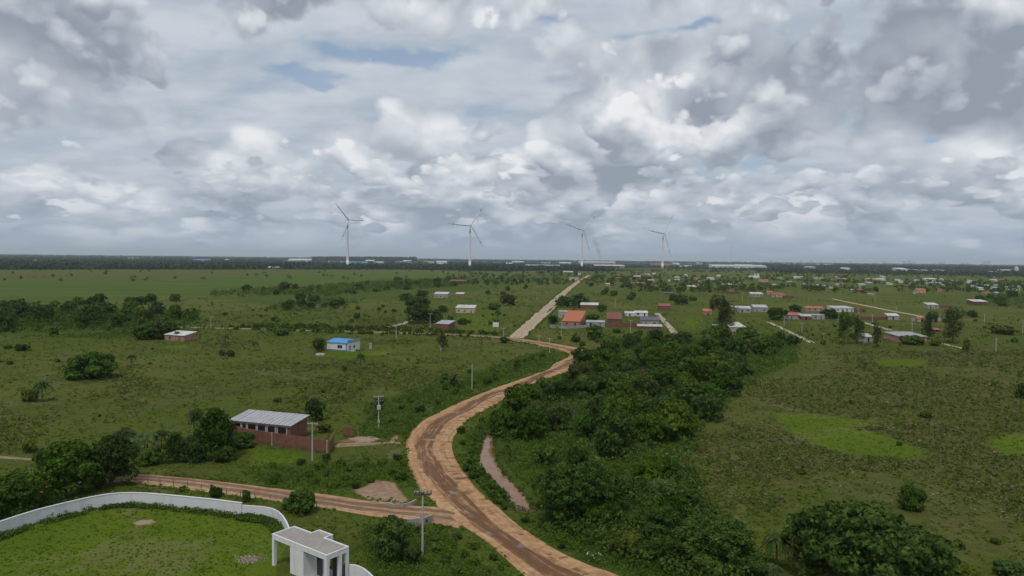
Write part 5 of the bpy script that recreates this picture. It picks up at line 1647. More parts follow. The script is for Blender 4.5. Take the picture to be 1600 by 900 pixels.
# slim lattice mast on the skyline
p = at(1142, 417); k = mpp(1142, 417)
t = empty("radio_mast", (p.x, p.y, 0), 0, "thin lattice radio mast rising faintly behind the village woods", "mast")
mb = MB()
for a in range(3):
    c, s = math.cos(a * 2.094) * .9, math.sin(a * 2.094) * .9
    mb.tube((c, s, 0), (c * .6, s * .6, 36 * k), .28, .2, 5)
for i in range(28):
    z = 36 * k * i / 28
    for a in range(3):
        c, s = math.cos(a * 2.094) * .8, math.sin(a * 2.094) * .8
        c2, s2 = math.cos((a + 1) * 2.094) * .8, math.sin((a + 1) * 2.094) * .8
        mb.tube((c, s, z), (c2, s2, z + 36 * k / 28), .14, .14, 4)
mb.obj("lattice", M_steel, t)
MB().tube((0, 0, 36 * k), (0, 0, 39 * k), .2, .1, 6).obj("aerial", M_steel, t)
for i, x in enumerate((845, 852, 858, 866, 872, 881)):
    y = 408.0; p = at(x, y); k = mpp(x, y)
    o = empty("factory_chimney", (p.x, p.y, 0), 0, f"thin chimney on the skyline above the long factory roof, {ordinal(i + 1)} from the second turbine's side", "chimney", "thin chimneys on the skyline")
    MB().tube((0, 0, 0), (0, 0, 4.6 * k), 2.4, 1.8, 8).tube((0, 0, 4.6 * k), (0, 0, 4.9 * k), 3, 3, 8).obj("stack", M_concrete, o)

# smoke rising behind the factory
def smoke():
    p = at(940, 410); k = mpp(940, 410)
    rng = np.random.default_rng(3)
    bm = bmesh.new()
    for i in range(16):
        t = i / 15
        z = (2 + 46 * t) * k; x = (-1.0 - 17 * t ** 1.25) * k; r = (1.6 + 9.5 * t ** .9) * k
        res = bmesh.ops.create_icosphere(bm, subdivisions=3, radius=r)
        for v in res['verts']:
            c = v.co.copy()
            v.co = Vector((c.x * 0.9 + x, c.y * .7, c.z * 1.1 + z)) + Vector(rng.normal(0, .02 * r, 3))
    me = bpy.data.meshes.new("smoke"); bm.to_mesh(me); bm.free()
    o = link("smoke", me, loc=(p.x, p.y, 0))
    md = o.modifiers.new("union", 'REMESH'); md.mode = 'VOXEL'; md.voxel_size = 1.1 * k
    sm = o.modifiers.new("smooth", 'SMOOTH'); sm.iterations = 6; sm.factor = .6
    m = bpy.data.materials.new("smoke"); m.use_nodes = True; m.node_tree.nodes.clear()
    nt = NT(m.node_tree)
    out = nt.new('ShaderNodeOutputMaterial'); pv = nt.new('ShaderNodeVolumePrincipled')
    pv.inputs['Color'].default_value = (.28, .28, .30, 1)
    pos = nt.new('ShaderNodeTexCoord').outputs['Object']
    x, y, z = nt.sep(pos)
    thin = nt.m('SUBTRACT', 1.0, nt.ss(z, 4 * k, 44 * k))
    n = nt.noise(pos, 1 / (9 * k), 4, .6)
    xc = nt.m('MULTIPLY', nt.m('POWER', nt.m('MAXIMUM', nt.m('DIVIDE', nt.m('SUBTRACT', z, 2 * k), 46 * k), 0.0), 1.25), -17 * k)
    rr = nt.m('MULTIPLY_ADD', nt.m('POWER', nt.m('MAXIMUM', nt.m('DIVIDE', z, 46 * k), 0.0), .9), 9.5 * k, 1.6 * k)
    off = nt.m('DIVIDE', nt.m('ABSOLUTE', nt.m('SUBTRACT', x, xc)), rr)
    core = nt.m('SUBTRACT', 1.0, nt.ss(off, 0.15, 0.95))
    dens = nt.m('MULTIPLY', nt.m('MULTIPLY', nt.ss(n, .34, .68), thin), nt.m('MULTIPLY', core, 0.17 / k))
    nt.put(pv.inputs['Density'], dens)
    nt.l.new(pv.outputs[0], out.inputs['Volume'])
    me.materials.append(m)
    tag(o, kind='stuff')


smoke()

# fallen branches and litter at the thicket's edge
p = at(1112, 889); t = empty("fallen_branch", (p.x, p.y, 0), 0, "bleached fallen branch lying below the thicket's last trees", "branch")
M_dead = simple_mat("dead_wood", (0.30, 0.27, 0.23), .95, .2, 3.0)
MB().tube((-2.6, .2, .25), (0, 0, .5), .16, .24, 8).tube((0, 0, .5), (2.4, -.5, .2), .24, .12, 8).obj("trunk", M_dead, t, True)
MB().tube((.4, 0, .5), (1.6, .9, 1.1), .12, .04, 6).tube((-.9, .1, .4), (-1.6, -.8, .9), .1, .04, 6).obj("twig", M_dead, t, True)
rng = np.random.default_rng(8)
cc = []
for (x, y, n, s) in [(907, 862, 3, .6), (925, 870, 20, .7), (938, 876, 5, .5)]:
    q = at(x, y)
    cc += [(q.x + rng.normal(0, s), q.y + rng.normal(0, s), rng.uniform(.15, .7)) for _ in range(n)]
cc = np.array(cc)
V, F = quads(cc, unit(rng.normal(size=cc.shape) + (0, -.4, .8)), rng.uniform(.06, .2, len(cc)), rng)
tag(link("litter", mesh_np("litter", V, F, simple_mat("litter_white", (0.45, 0.47, 0.48), .7, .15, 4.0))), kind='stuff')
# ------------------------------------------------------------------ where nothing may grow
ROADPTS = np.vstack([np.c_[P[::2, 0], P[::2, 1], np.maximum(wl, wr)[::2]] for (P, wl, wr) in ROADS.values()])
_ditch = wpoly(DITCH)


def clear_of(P, margin=0.0, bld=True):
    """True where a point is off the roads, the water and the buildings"""
    ok = np.ones(len(P), bool)
    for i in range(0, len(P), 4000):
        q = P[i:i + 4000]
        d = np.hypot(q[:, None, 0] - ROADPTS[None, :, 0], q[:, None, 1] - ROADPTS[None, :, 1]) - ROADPTS[None, :, 2]
        ok[i:i + 4000] = d.min(1) > margin
    ok &= sdist(P, _ditch) < -0.1 - margin * .5
    if bld:
        for (x, y, r) in AVOID:
            ok &= np.hypot(P[:, 0] - x, P[:, 1] - y) > r + margin * .5
    return ok


def inside_pts(poly_px, n, gap, seed, margin=0.6, tries=60, taken=None, warp=None):
    """up to n points inside a ground polygon, at least gap apart (gap may depend on the distance)"""
    rng = np.random.default_rng(seed)
    W_ = wpoly(poly_px)
    lo, hi = W_.min(0), W_.max(0)
    out = list(taken) if taken is not None else []
    base = len(out)
    for _ in range(tries):
        Q = rng.uniform(lo, hi, (n * 4, 2))
        Q = Q[sdist(Q, W_) > 0]
        if not len(Q): continue
        Q = Q[clear_of(Q, margin)]
        for q in Q:
            if len(out) - base >= n: break
            if out:
                A = np.array(out)
                if np.min(np.hypot(*(A - q).T)) < gap: continue
            out.append(q)
        if len(out) - base >= n: break
    return out[base:]


# ------------------------------------------------------------------ plants one can point at
T = [  # photo x, y of the foot, height px, width px, form, name, category, label
    (104, 774, 82, 98, 'round', 'tree', 'tree', "large round dark tree, middle of three in front of the curved white wall"),
    (174, 757, 76, 80, 'round', 'tree', 'tree', "large dark tree touching the lane's end behind the curved white wall"),
    (28, 806, 66, 96, 'round', 'tree', 'tree', "westernmost leafy tree close outside the curved white wall, nearer than its two big neighbours"),
    (196, 706, 46, 46, 'palm', 'palm', 'palm', "low feathery palm behind the pair of large dark trees"),
    (231, 716, 52, 54, 'palm', 'palm', 'palm', "wider feathery palm next to the dark hedge clump west of the brick building"),
    (252, 700, 36, 38, 'palm', 'palm', 'palm', "smallest of three bushy palms west of the brick building"),
    (303, 690, 63, 27, 'palm', 'palm', 'palm', "tallest palm, rising out of the dark clump beside the brick building"),
    (313, 680, 48, 16, 'palm', 'palm', 'palm', "slender palm just behind the tallest palm"),
    (336, 716, 76, 62, 'round', 'tree', 'tree', "big dark tree against the end of the brick perimeter wall"),
    (302, 722, 42, 40, 'round', 'tree', 'tree', "dense dark tree left of the big tree by the perimeter wall"),
    (273, 722, 44, 36, 'round', 'tree', 'tree', "round tree at the western end of the clump by the perimeter wall"),
    (232, 726, 26, 40, 'bush', 'bush', 'bush', "dark bush under the wider feathery palm"),
    (376, 699, 24, 46, 'bush', 'bush', 'bush', "leafy bush leaning on the brick perimeter wall"),
    (350, 720, 24, 40, 'bush', 'bush', 'bush', "bush at the foot of the big tree by the perimeter wall"),
    (493, 657, 34, 32, 'round', 'tree', 'tree', "dark tree right behind the roof end of the brick building"),
    (506, 676, 14, 24, 'bush', 'bush', 'bush', "bush between brick building and its perimeter wall's road end"),
    (138, 591, 40, 74, 'bush', 'bush', 'bush', "largest dark bush mound alone in the western pasture"),
    (66, 627, 42, 36, 'palm', 'palm', 'palm', "lone palm with drooping head beside a shrub in the western pasture"),
    (46, 627, 22, 28, 'bush', 'bush', 'bush', "shrub at the foot of the lone drooping palm"),
    (48, 706, 22, 28, 'bush', 'bush', 'bush', "dark shrub above the narrow footpath in the western pasture"),
    (35, 548, 11, 22, 'bush', 'bush', 'bush', "small flat bush in the far western pasture"),
    (12, 545, 7, 12, 'bush', 'bush', 'bush', "tiny bush near the flat bush in the far western pasture"),
    (85, 524, 13, 15, 'round', 'tree', 'tree', "small round tree in front of the long western grove"),
    (206, 571, 22, 22, 'palm', 'palm', 'palm', "short stout palm above the largest bush mound"),
    (352, 538, 20, 16, 'palm', 'palm', 'palm', "small palm on the pasture right of the white-roofed hut"),
    (347, 556, 10, 9, 'bush', 'bush', 'bush', "little bush below the small pasture palm"),
    (360, 557, 10, 14, 'bush', 'bush', 'bush', "second little bush below the small pasture palm"),
    (399, 548, 20, 14, 'palm', 'palm', 'palm', "palm between the brown track and the blue-roofed cabin"),
    (498, 549, 22, 20, 'round', 'tree', 'tree', "olive tree touching the side of the blue-roofed cabin"),
    (563, 578, 34, 20, 'palm', 'palm', 'palm', "palm on a thin stem in front of the blue-roofed cabin"),
    (692, 548, 26, 18, 'tall', 'tree', 'tree', "narrow dark tree on the pasture between cabin and road bend"),
    (705, 612, 26, 24, 'ragged', 'tree', 'tree', "dark shrubby tree on the slope above the red road"),
    (433, 628, 8, 14, 'bush', 'bush', 'bush', "low bush on the pasture above the brick building's roof"),
    (592, 640, 20, 26, 'ragged', 'tree', 'tree', "spreading dark shrub behind the transformer pole"),
    (277, 532, 18, 14, 'palm', 'palm', 'palm', "palm growing in front of the white-roofed hut"),
    (255, 529, 28, 46, 'round', 'tree', 'tree', "wide tree directly behind the white-roofed hut"),
    (232, 530, 24, 42, 'bush', 'tree', 'tree', "low wide tree at the western side of the white-roofed hut"),
    (470, 800, 36, 46, 'bush', 'bush', 'bush', "round bush on the lane's edge behind the lower white wall"),
    (448, 796, 18, 24, 'bush', 'bush', 'bush', "smaller bush beside the round bush on the lane's edge"),
    (384, 785, 20, 18, 'bush', 'bush', 'bush', "thin shrub between wall step and lane"),
    (336, 777, 18, 20, 'bush', 'bush', 'bush', "thin shrub behind the straight part of the white wall"),
    (286, 768, 9, 12, 'bush', 'bush', 'bush', "tiny shrub on the verge where white wall straightens"),
    (614, 872, 62, 66, 'round', 'tree', 'tree', "shrubby tree beside the gatehouse and the tall junction pole"),
    (642, 880, 28, 34, 'bush', 'bush', 'bush', "bush at the foot of the tall junction pole"),
    (1358, 918, 142, 240, 'spread', 'tree', 'tree', "huge dark spreading tree, biggest of all, below the right-hand field"),
    (1276, 905, 90, 90, 'round', 'tree', 'tree', "dark tree merging into the western flank of the huge spreading tree"),
    (1213, 890, 76, 62, 'palm', 'palm', 'palm', "grey-green palm between the thicket's end and the huge spreading tree"),
    (1208, 912, 40, 40, 'palm', 'palm', 'palm', "low palm below the grey-green palm"),
    (1424, 796, 38, 42, 'bush', 'bush', 'bush', "bright green round bush above the huge spreading tree"),
    (1578, 900, 22, 46, 'bush', 'bush', 'bush', "low bush at the field's lower right corner"),
    (1500, 912, 34, 60, 'bush', 'bush', 'bush', "bush in the shade east of the huge spreading tree"),
    (1253, 741, 10, 12, 'bush', 'bush', 'bush', "dark dot of a bush below the bright green meadow patch"),
    (1596, 622, 24, 22, 'round', 'tree', 'tree', "dark tree at the right field's far edge"),
    (1447, 652, 9, 20, 'bush', 'bush', 'bush', "flat dark bush above the end of the bright green patch"),
    (906, 812, 92, 150, 'spread', 'tree', 'tree', "broad pale-topped tree spreading above the end of the muddy ditch"),
    (872, 668, 40, 56, 'dead', 'tree', 'tree', "grey almost leafless tree among the thicket's dark crowns near the ditch"),
    (1012, 592, 22, 34, 'dead', 'tree', 'tree', "grey thin-leaved tree in the middle of the thicket's far belt"),
    (1050, 650, 30, 40, 'palm', 'palm', 'palm', "drooping palm head showing among the thicket's eastern crowns"),
    (1118, 880, 74, 120, 'round', 'tree', 'tree', "rounded dark tree at the thicket's lowest end"),
    (1317, 538, 50, 24, 'tall', 'tree', 'tree', "first of three slender trees west of the grey-roofed barn"),
    (1338, 537, 42, 25, 'tall', 'tree', 'tree', "middle of three slender trees west of the grey-roofed barn"),
    (1369, 543, 37, 16, 'tall', 'tree', 'tree', "last of three slender trees west of the grey-roofed barn"),
    (1452, 532, 42, 24, 'tall', 'tree', 'tree', "slender tree standing behind the grey-roofed barn"),
    (1489, 536, 52, 32, 'tall', 'tree', 'tree', "tallest slender tree east of the grey-roofed barn"),
    (1509, 550, 22, 13, 'round', 'tree', 'tree', "small ball-headed tree by the end of the long sandy path"),
    (1127, 522, 56, 40, 'tall', 'tree', 'tree', "tall pale feathery tree beside the beige house"),
    (1426, 538, 15, 40, 'bush', 'bush', 'bush', "dark hedge bush in front of the grey-roofed barn"),
    (1461, 540, 10, 18, 'bush', 'bush', 'bush', "bush at the corner of the grey-roofed barn"),
    (1161, 524, 14, 14, 'bush', 'bush', 'bush', "bush growing against the beige house wall"),
    (931, 531, 24, 32, 'round', 'tree', 'tree', "round dark tree in front of the grey outbuilding"),
    (1568, 522, 14, 40, 'bush', 'bush', 'bush', "long dark bush alone on the far right meadow"),
    (1519, 496, 11, 18, 'round', 'tree', 'tree', "small tree group seen behind the tallest slender tree"),
    (1215, 500, 20, 32, 'round', 'tree', 'tree', "dark tree on the west side of the faded orange-roofed house"),
    (1243, 488, 12, 22, 'round', 'tree', 'tree', "dark tree behind the faded orange-roofed house"),
    (1296, 498, 16, 26, 'round', 'tree', 'tree', "dark tree east of the plain grey block"),
    (880, 480, 18, 26, 'round', 'tree', 'tree', "dark tree at the roadside behind the orange-roofed homestead"),
    (905, 481, 22, 30, 'round', 'tree', 'tree', "taller dark tree at the roadside behind the orange-roofed homestead"),
    (941, 487, 12, 16, 'round', 'tree', 'tree', "small tree behind the white awning house"),
    (864, 506, 14, 17, 'round', 'tree', 'tree', "round dark tree at the grey yard wall's road end"),
    (925, 503, 13, 26, 'bush', 'bush', 'bush', "dark bush in the orange-roofed homestead's yard"),
    (1065, 476, 16, 24, 'round', 'tree', 'tree', "dark tree nearest the dusty red roof"),
    (1052, 470, 11, 14, 'round', 'tree', 'tree', "small dark tree behind the dusty red roof"),
    (1082, 470, 7, 12, 'bush', 'bush', 'bush', "bush east of the trees by the dusty red roof"),
    (655, 505, 30, 46, 'round', 'tree', 'tree', "biggest dark tree beside the grey-roofed brick shed"),
    (681, 504, 20, 24, 'round', 'tree', 'tree', "dark tree squeezed against the grey-roofed brick shed"),
    (652, 482, 20, 40, 'spread', 'tree', 'tree', "flat-topped dark tree behind the biggest dark tree"),
    (635, 470, 12, 26, 'round', 'tree', 'tree', "low dark tree of the meadow group, westernmost"),
    (660, 464, 11, 20, 'round', 'tree', 'tree', "low dark tree of the meadow group, farthest back"),
    (693, 488, 11, 18, 'round', 'tree', 'tree', "small tree before the long white-roofed house"),
    (704, 502, 9, 10, 'bush', 'bush', 'bush', "bush behind the grey-roofed brick shed"),
    (722, 507, 11, 16, 'bush', 'bush', 'bush', "bush right of the grey-roofed brick shed"),
    (795, 477, 18, 26, 'round', 'tree', 'tree', "dark tree on the meadow west of the straight road"),
    (772, 484, 12, 22, 'bush', 'bush', 'bush', "bush beside the dark tree west of the straight road"),
    (545, 516, 10, 12, 'bush', 'bush', 'bush', "dark bush behind the brown track above the blue cabin"),
    (440, 524, 12, 26, 'bush', 'bush', 'bush', "dark bush leaning over the brown track"),
    (788, 536, 10, 16, 'bush', 'bush', 'bush', "bush at the meeting of brown track and red road"),
    (1286, 538, 8, 10, 'bush', 'bush', 'bush', "bush at the end of the narrow sandy path"),
]
NB = dict(tree=0, bush=0)
for (x, y, h, w, form, nm, cat, lb) in T:
    o = plant_px(nm, x, y, h, w, form, lb, cat)
    NB[nm] = NB.get(nm, 0) + 1
    AVOID.append((o.location.x, o.location.y, 0.2 * w * mpp(x, y)))

# ------------------------------------------------------------------ groves: every tree its own
AVOID_KEEP = list(AVOID)
for (x, y) in [(762, 684), (764, 695), (763, 708), (763, 720), (768, 732), (775, 742), (785, 752), (795, 764), (804, 776), (812, 787), (822, 797)]:
    q_ = at(x, y)
    AVOID.append((q_.x + .3, q_.y - 1.2, 3.4))


def grove(poly, n, gap, hr, asp, forms, seed, label, group, name="tree", cat="tree", margin=0.8, order=None, taken=None):
    pts = inside_pts(poly, n, gap, seed, margin, taken=taken)
    rnd = random.Random(seed)
    pts.sort(key=lambda q: (order or (lambda u: u[0] / u[1]))(q))
    for i, q in enumerate(pts):
        h = rnd.uniform(*hr) * rnd.choice((.8, 1, 1, 1.15))
        w = h * rnd.uniform(*asp)
        plant(name, q, h, w, rnd.choice(forms), label.format(ordinal(i + 1)), cat, group)
    return pts


THICK = [(898, 580), (925, 560), (965, 556), (1060, 558), (1120, 572), (1185, 580), (1180, 604), (1110, 640), (1092, 690), (1062, 722), (1010, 742), (955, 748), (905, 742), (850, 752), (800, 742), (783, 712), (780, 680), (795, 655), (840, 625), (880, 602)]
front = [(o.location.x, o.location.y) for o in bpy.data.objects if o.type == 'EMPTY' and o.name.startswith("tree")]
p1 = grove(THICK, 72, 5.0, (5.0, 8.2), (0.95, 1.45), ('round', 'round', 'spread', 'bush'), 21, "dark leafy tree inside the roadside thicket, {} counting across from the ditch", "trees of the thicket beside the red road")
p2 = grove([(935, 558), (965, 540), (1060, 530), (1120, 524), (1180, 526), (1240, 538), (1238, 560), (1190, 578), (1110, 566), (1000, 552)], 34, 5.0, (4.8, 8.0), (1.0, 1.5), ('round', 'round', 'spread', 'bush'), 22,
           "tree in the thicket's far belt below the beige house, {} counting east from the bend", "trees of the thicket's far belt")
p3 = grove([(880, 830), (1000, 752), (1070, 740), (1095, 800), (1150, 850), (1190, 905), (1120, 905), (1000, 880), (930, 850)], 20, 4.4, (2.6, 4.4), (1.1, 1.6), ('bush', 'round', 'bush'), 23,
           "low bushy tree on the thicket's lower slope, {} counting from the ditch end", "low trees of the thicket's lower slope")
p4 = grove([(-60, 492), (0, 483), (110, 488), (190, 488), (300, 492), (318, 512), (232, 524), (150, 515), (0, 521), (-60, 525)], 34, 8.5, (6.0, 10.0), (0.9, 1.5), ('round', 'round', 'bush', 'spread'), 24,
           "dark tree in the long western grove by the track, {} counting from its western end", "trees of the long western grove")
p5 = grove([(75, 480), (140, 476), (280, 470), (280, 475), (140, 482), (75, 486)], 9, 12, (6.5, 10), (1.0, 1.6), ('round', 'spread'), 25, "tree in the row edging the bright western field, {} from its western end", "row of trees edging the bright field")
p6 = grove([(328, 466), (420, 462), (520, 464), (560, 458), (640, 453), (700, 450), (745, 442), (690, 438), (600, 441), (480, 450), (328, 459)], 32, 12, (5.5, 9.5), (1.0, 1.6), ('round', 'spread', 'bush'), 26,
           "tree of the hedge line along the green field, {} counting towards the straight road", "hedge line of trees along the green field")
p7 = grove([(420, 483), (455, 470), (520, 469), (558, 473), (540, 483), (470, 486)], 14, 9, (4.5, 7.5), (1.1, 1.6), ('round', 'bush'), 27, "dark tree in the clump below the hedge line, {} from its western side", "clump of trees below the hedge line")
p8 = grove([(740, 452), (800, 432), (880, 424), (905, 430), (872, 452), (822, 478), (775, 470)], 22, 14, (4.5, 8.5), (1.0, 1.5), ('round', 'bush', 'spread'), 28, "tree scattered on the meadow west of the straight road, {} counting towards the road", "trees west of the straight road")
p9 = grove([(908, 452), (935, 438), (1030, 434), (1060, 470), (1010, 476), (930, 470), (890, 470)], 20, 10, (4.5, 7.5), (1.0, 1.5), ('round', 'bush', 'spread'), 29, "tree on the meadow east of the straight road, {} counting away from the road", "trees east of the straight road")
p10 = grove([(1515, 478), (1545, 464), (1640, 462), (1640, 484), (1560, 482)], 11, 10, (5.5, 9), (1.0, 1.5), ('round', 'spread'), 30, "tree of the dark grove behind the long brown shed, {} from its shed side", "dark grove at the far right")
NTREE = sum(len(p) for p in (p1, p2, p3, p4, p5, p6, p7, p8, p9, p10)) + NB['tree']
print("TREES", NTREE, NB)
# bushes scattered over the pastures
grove([(0, 530), (250, 545), (480, 560), (680, 560), (640, 610), (420, 640), (100, 690), (0, 690)], 16, 5.5, (.7, 1.9), (1.1, 1.9), ('bush',), 41, "small low bush in the open western pasture, {} counting towards the red road", "low bushes in the western pasture", "bush", "bush")
grove([(320, 490), (420, 484), (620, 480), (640, 500), (560, 512), (330, 510)], 16, 5, (1.4, 3.4), (1.1, 1.7), ('bush',), 42, "bush on the rough meadow behind the brown track, {} counting from its western side", "bushes on the rough meadow behind the track", "bush", "bush")
grove([(1130, 660), (1250, 570), (1600, 560), (1600, 860), (1500, 860), (1300, 770), (1120, 790)], 15, 6, (.5, 1.2), (1.2, 2.0), ('bush',), 43, "knee-high bush in the brownish right field, {} counting away from the thicket", "low bushes in the right field", "bush", "bush")
grove([(1240, 505), (1600, 500), (1600, 540), (1260, 545)], 16, 8, (1.2, 2.6), (1.0, 1.6), ('bush',), 44, "small bush on the meadow around the grey-roofed barn, {} counting eastwards", "bushes around the barn meadow", "bush", "bush")
grove([(710, 700), (722, 672), (760, 652), (800, 622), (880, 584), (886, 596), (830, 630), (775, 660), (745, 690), (742, 722)], 24, 2.4, (1.0, 2.0), (1.1, 1.6), ('bush',), 45, "bush on the strip between red road and thicket, {} counting from the ditch", "bushes between road and thicket", "bush", "bush", .5)
grove([(722, 735), (742, 725), (765, 760), (790, 790), (840, 815), (900, 855), (880, 858), (800, 805), (750, 770)], 20, 2.2, (.8, 1.5), (1.1, 1.6), ('bush',), 46, "bush along the ditch bank beside the red road, {} counting downhill", "bushes along the ditch bank", "bush", "bush", .4)
grove([(565, 640), (640, 615), (700, 590), (800, 560), (860, 555), (800, 588), (720, 618), (650, 655), (600, 690)], 34, 3.2, (.9, 2.0), (1.1, 1.7), ('bush',), 47, "bush on the weedy slope above the red road, {} counting towards the bend", "bushes on the slope above the red road", "bush", "bush", .7)
grove([(400, 735), (520, 715), (630, 715), (640, 750), (560, 765), (420, 760)], 26, 2.6, (.8, 1.5), (1.2, 1.8), ('bush',), 48, "low bush on the weedy bank between lane and brick wall, {} counting towards the junction", "low bushes between lane and brick wall", "bush", "bush", .7)
grove([(700, 490), (790, 480), (800, 520), (640, 520), (560, 516), (700, 500)], 14, 6, (1.2, 2.4), (1.0, 1.6), ('bush',), 49, "bush on the mown meadow around the brick shed, {} counting towards the straight road", "bushes around the brick shed", "bush", "bush")
grove([(650, 820), (690, 815), (780, 880), (800, 910), (700, 910), (660, 870)], 14, 2.6, (.7, 1.4), (1.1, 1.7), ('bush',), 50, "low bush on the grassy corner below the junction, {} counting towards the road", "low bushes below the junction", "bush", "bush", .6)
grove([(860, 528), (950, 520), (1000, 522), (1020, 530), (940, 548), (900, 540)], 18, 5, (1.5, 3.0), (1.1, 1.7), ('bush',), 51, "bush on the rough ground below the orange-roofed homestead, {} counting away from the bend", "bushes below the homestead", "bush", "bush", .7)


# ------------------------------------------------------------------ what nobody could count
def leaf_cloud(P, h, w, m, leaf, seed, mat, name, flat=False, up=0.35):
    """N heaps of m leaf sprays each, one mesh"""
    rng = np.random.default_rng(seed)
    n = len(P)
    d = unit(rng.normal(size=(n, m, 3)) + (0, 0, up))
    r = rng.uniform(.72, 1.06, (n, m, 1))
    k = rng.uniform(.55, 1.2, (n, 1, 1))
    c = np.zeros((n, m, 3))
    c[:, :, :2] = P[:, None, :] + d[:, :, :2] * r * (w[:, None, None] / 2)
    c[:, :, 2] = np.maximum((h[:, None] * .5) + d[:, :, 2] * r[:, :, 0] * (h[:, None] * .52), .03)
    nrm = unit(d + rng.normal(0, .45, d.shape))
    s = (leaf if np.ndim(leaf) else np.full(n, leaf))[:, None] * rng.uniform(.6, 1.3, (n, m))
    V, F = quads(c.reshape(-1, 3), nrm.reshape(-1, 3), s.reshape(-1), rng)
    return tag(link(name, mesh_np(name, V, F, mat)), kind='stuff')


def tufts(P, size, seed, mat, name, blades=6, spread=.8, lean=.8, kind='stuff'):
    """low cushions of blades opening outwards"""
    rng = np.random.default_rng(seed)
    n = len(P)
    a = rng.uniform(0, 2 * PI, (n, blades))
    o = np.stack([np.cos(a), np.sin(a), np.zeros_like(a)], -1)
    rr = rng.uniform(.1, 1, (n, blades))
    c = np.concatenate([np.repeat(P[:, None, :], blades, 1), np.zeros((n, blades, 1))], -1) + o * (size[:, None] * spread * rr)[..., None]
    c[..., 2] = size[:, None] * (.75 - .5 * rr) * rng.uniform(.6, 1.2, (n, blades))
    nrm = unit(o * (lean * rr)[..., None] + (0, 0, .9) + rng.normal(0, .22, o.shape))
    s = size[:, None] * rng.uniform(.35, .8, (n, blades))
    V, F = quads(c.reshape(-1, 3), nrm.reshape(-1, 3), s.reshape(-1), rng, .6)
    return tag(link(name, mesh_np(name, V, F, mat)), kind=kind)


def view_pts(n, r0, r1, seed, pw=1.0, half=0.72):
    """ground points in front, denser near: radius density r^-pw per unit log"""
    rng = np.random.default_rng(seed)
    u = rng.uniform(0, 1, n)
    if abs(pw) < 1e-6: r = r0 * (r1 / r0) ** u
    else: r = (r0 ** pw + u * (r1 ** pw - r0 ** pw)) ** (1 / pw)
    a = rng.uniform(-half, half, n)
    return np.stack([np.sin(a) * r, np.cos(a) * r], 1)


def patchy(P, scale, seed):
    """cheap value noise 0..1"""
    rng = np.random.default_rng(seed)
    v = np.zeros(len(P)); tot = 0
    for o in range(4):
        f = scale * 2 ** o; A = .6 ** o
        for _ in range(3):
            th = rng.uniform(0, 2 * PI); ph = rng.uniform(0, 2 * PI)
            v += A * np.sin((P[:, 0] * math.cos(th) + P[:, 1] * math.sin(th)) * f + ph + 1.3 * np.sin(P[:, 0] * f * .7 + ph * 2) + 1.1 * np.sin(P[:, 1] * f * .6 + ph)); tot += A
    return .5 + .5 * v / tot * 1.6


def region(P, layers):
    m = np.zeros(len(P))
    for pts, w, k in layers: m = np.maximum(m, soft(P, wpoly(pts), w) * k)
    return m


# weeds of the dark, damp strips
Pw = view_pts(90000, 78, 420, 71, 0.4)
Pw = Pw[region(Pw, DARK) * (.6 + .8 * patchy(Pw, .12, 3)) > .45]
Pw = Pw[clear_of(Pw, .35) & (region(Pw, BARE) < .35)]
rng = np.random.default_rng(72)
print("weeds", len(Pw))
hw = rng.uniform(.35, 1.15, len(Pw)) * (.6 + .8 * patchy(Pw, .2, 8))
dist = np.hypot(*Pw.T)
half = rng.uniform(size=len(Pw)) < .5
leaf_cloud(Pw[half], hw[half], hw[half] * rng.uniform(1.2, 2.0, half.sum()), 12, .13 * np.sqrt(dist[half] / 100), 73, M_rank, "undergrowth")
leaf_cloud(Pw[~half], hw[~half], hw[~half] * rng.uniform(1.2, 2.0, (~half).sum()), 12, .12 * np.sqrt(dist[~half] / 100), 74, M_leaf2, "undergrowth")
# pasture: green tufts, straw-coloured seed heads, dark dung-grass clumps
Pg = view_pts(110000, 78, 560, 75, 0.1)
dk = region(Pg, DARK); lu = np.maximum(region(Pg, LUSH), region(Pg, CROP)); dr = region(Pg, DRY)
ok = (dk < .5) & clear_of(Pg, .15) & (region(Pg, BARE) < .35)
Pg, lu, dr = Pg[ok], lu[ok], dr[ok]
pn = patchy(Pg, .09, 5); pn2 = patchy(Pg, .35, 6)
r = rng.uniform(size=len(Pg))
dist = np.hypot(*Pg.T)
sc = np.clip((dist / 110) ** .55, .8, 2.2)
sel = (lu > .5) & (r < .8) & (pn > .1)
tufts(Pg[sel], rng.uniform(.10, .24, sel.sum()) * sc[sel], 76, M_weedl, "grass", 6, .9, .6)
sel = (lu <= .5) & (r < .50) & (pn2 > .45)
tufts(Pg[sel], rng.uniform(.12, .36, sel.sum()) * sc[sel], 77, M_weed, "grass", 6, .9, .7)
sel = (lu <= .5) & (r > .50) & (r < .50 + .10 + .28 * dr) & (pn > .5)
tufts(Pg[sel], rng.uniform(.16, .42, sel.sum()) * sc[sel], 78, M_straw, "grass", 6, .8, .6)
sel = (lu <= .5) & (r > .955) & (pn2 < .5)
leaf_cloud(Pg[sel], rng.uniform(.25, .7, sel.sum()), rng.uniform(.5, 1.6, sel.sum()), 12, .14 * sc[sel], 79, M_rank, "undergrowth")
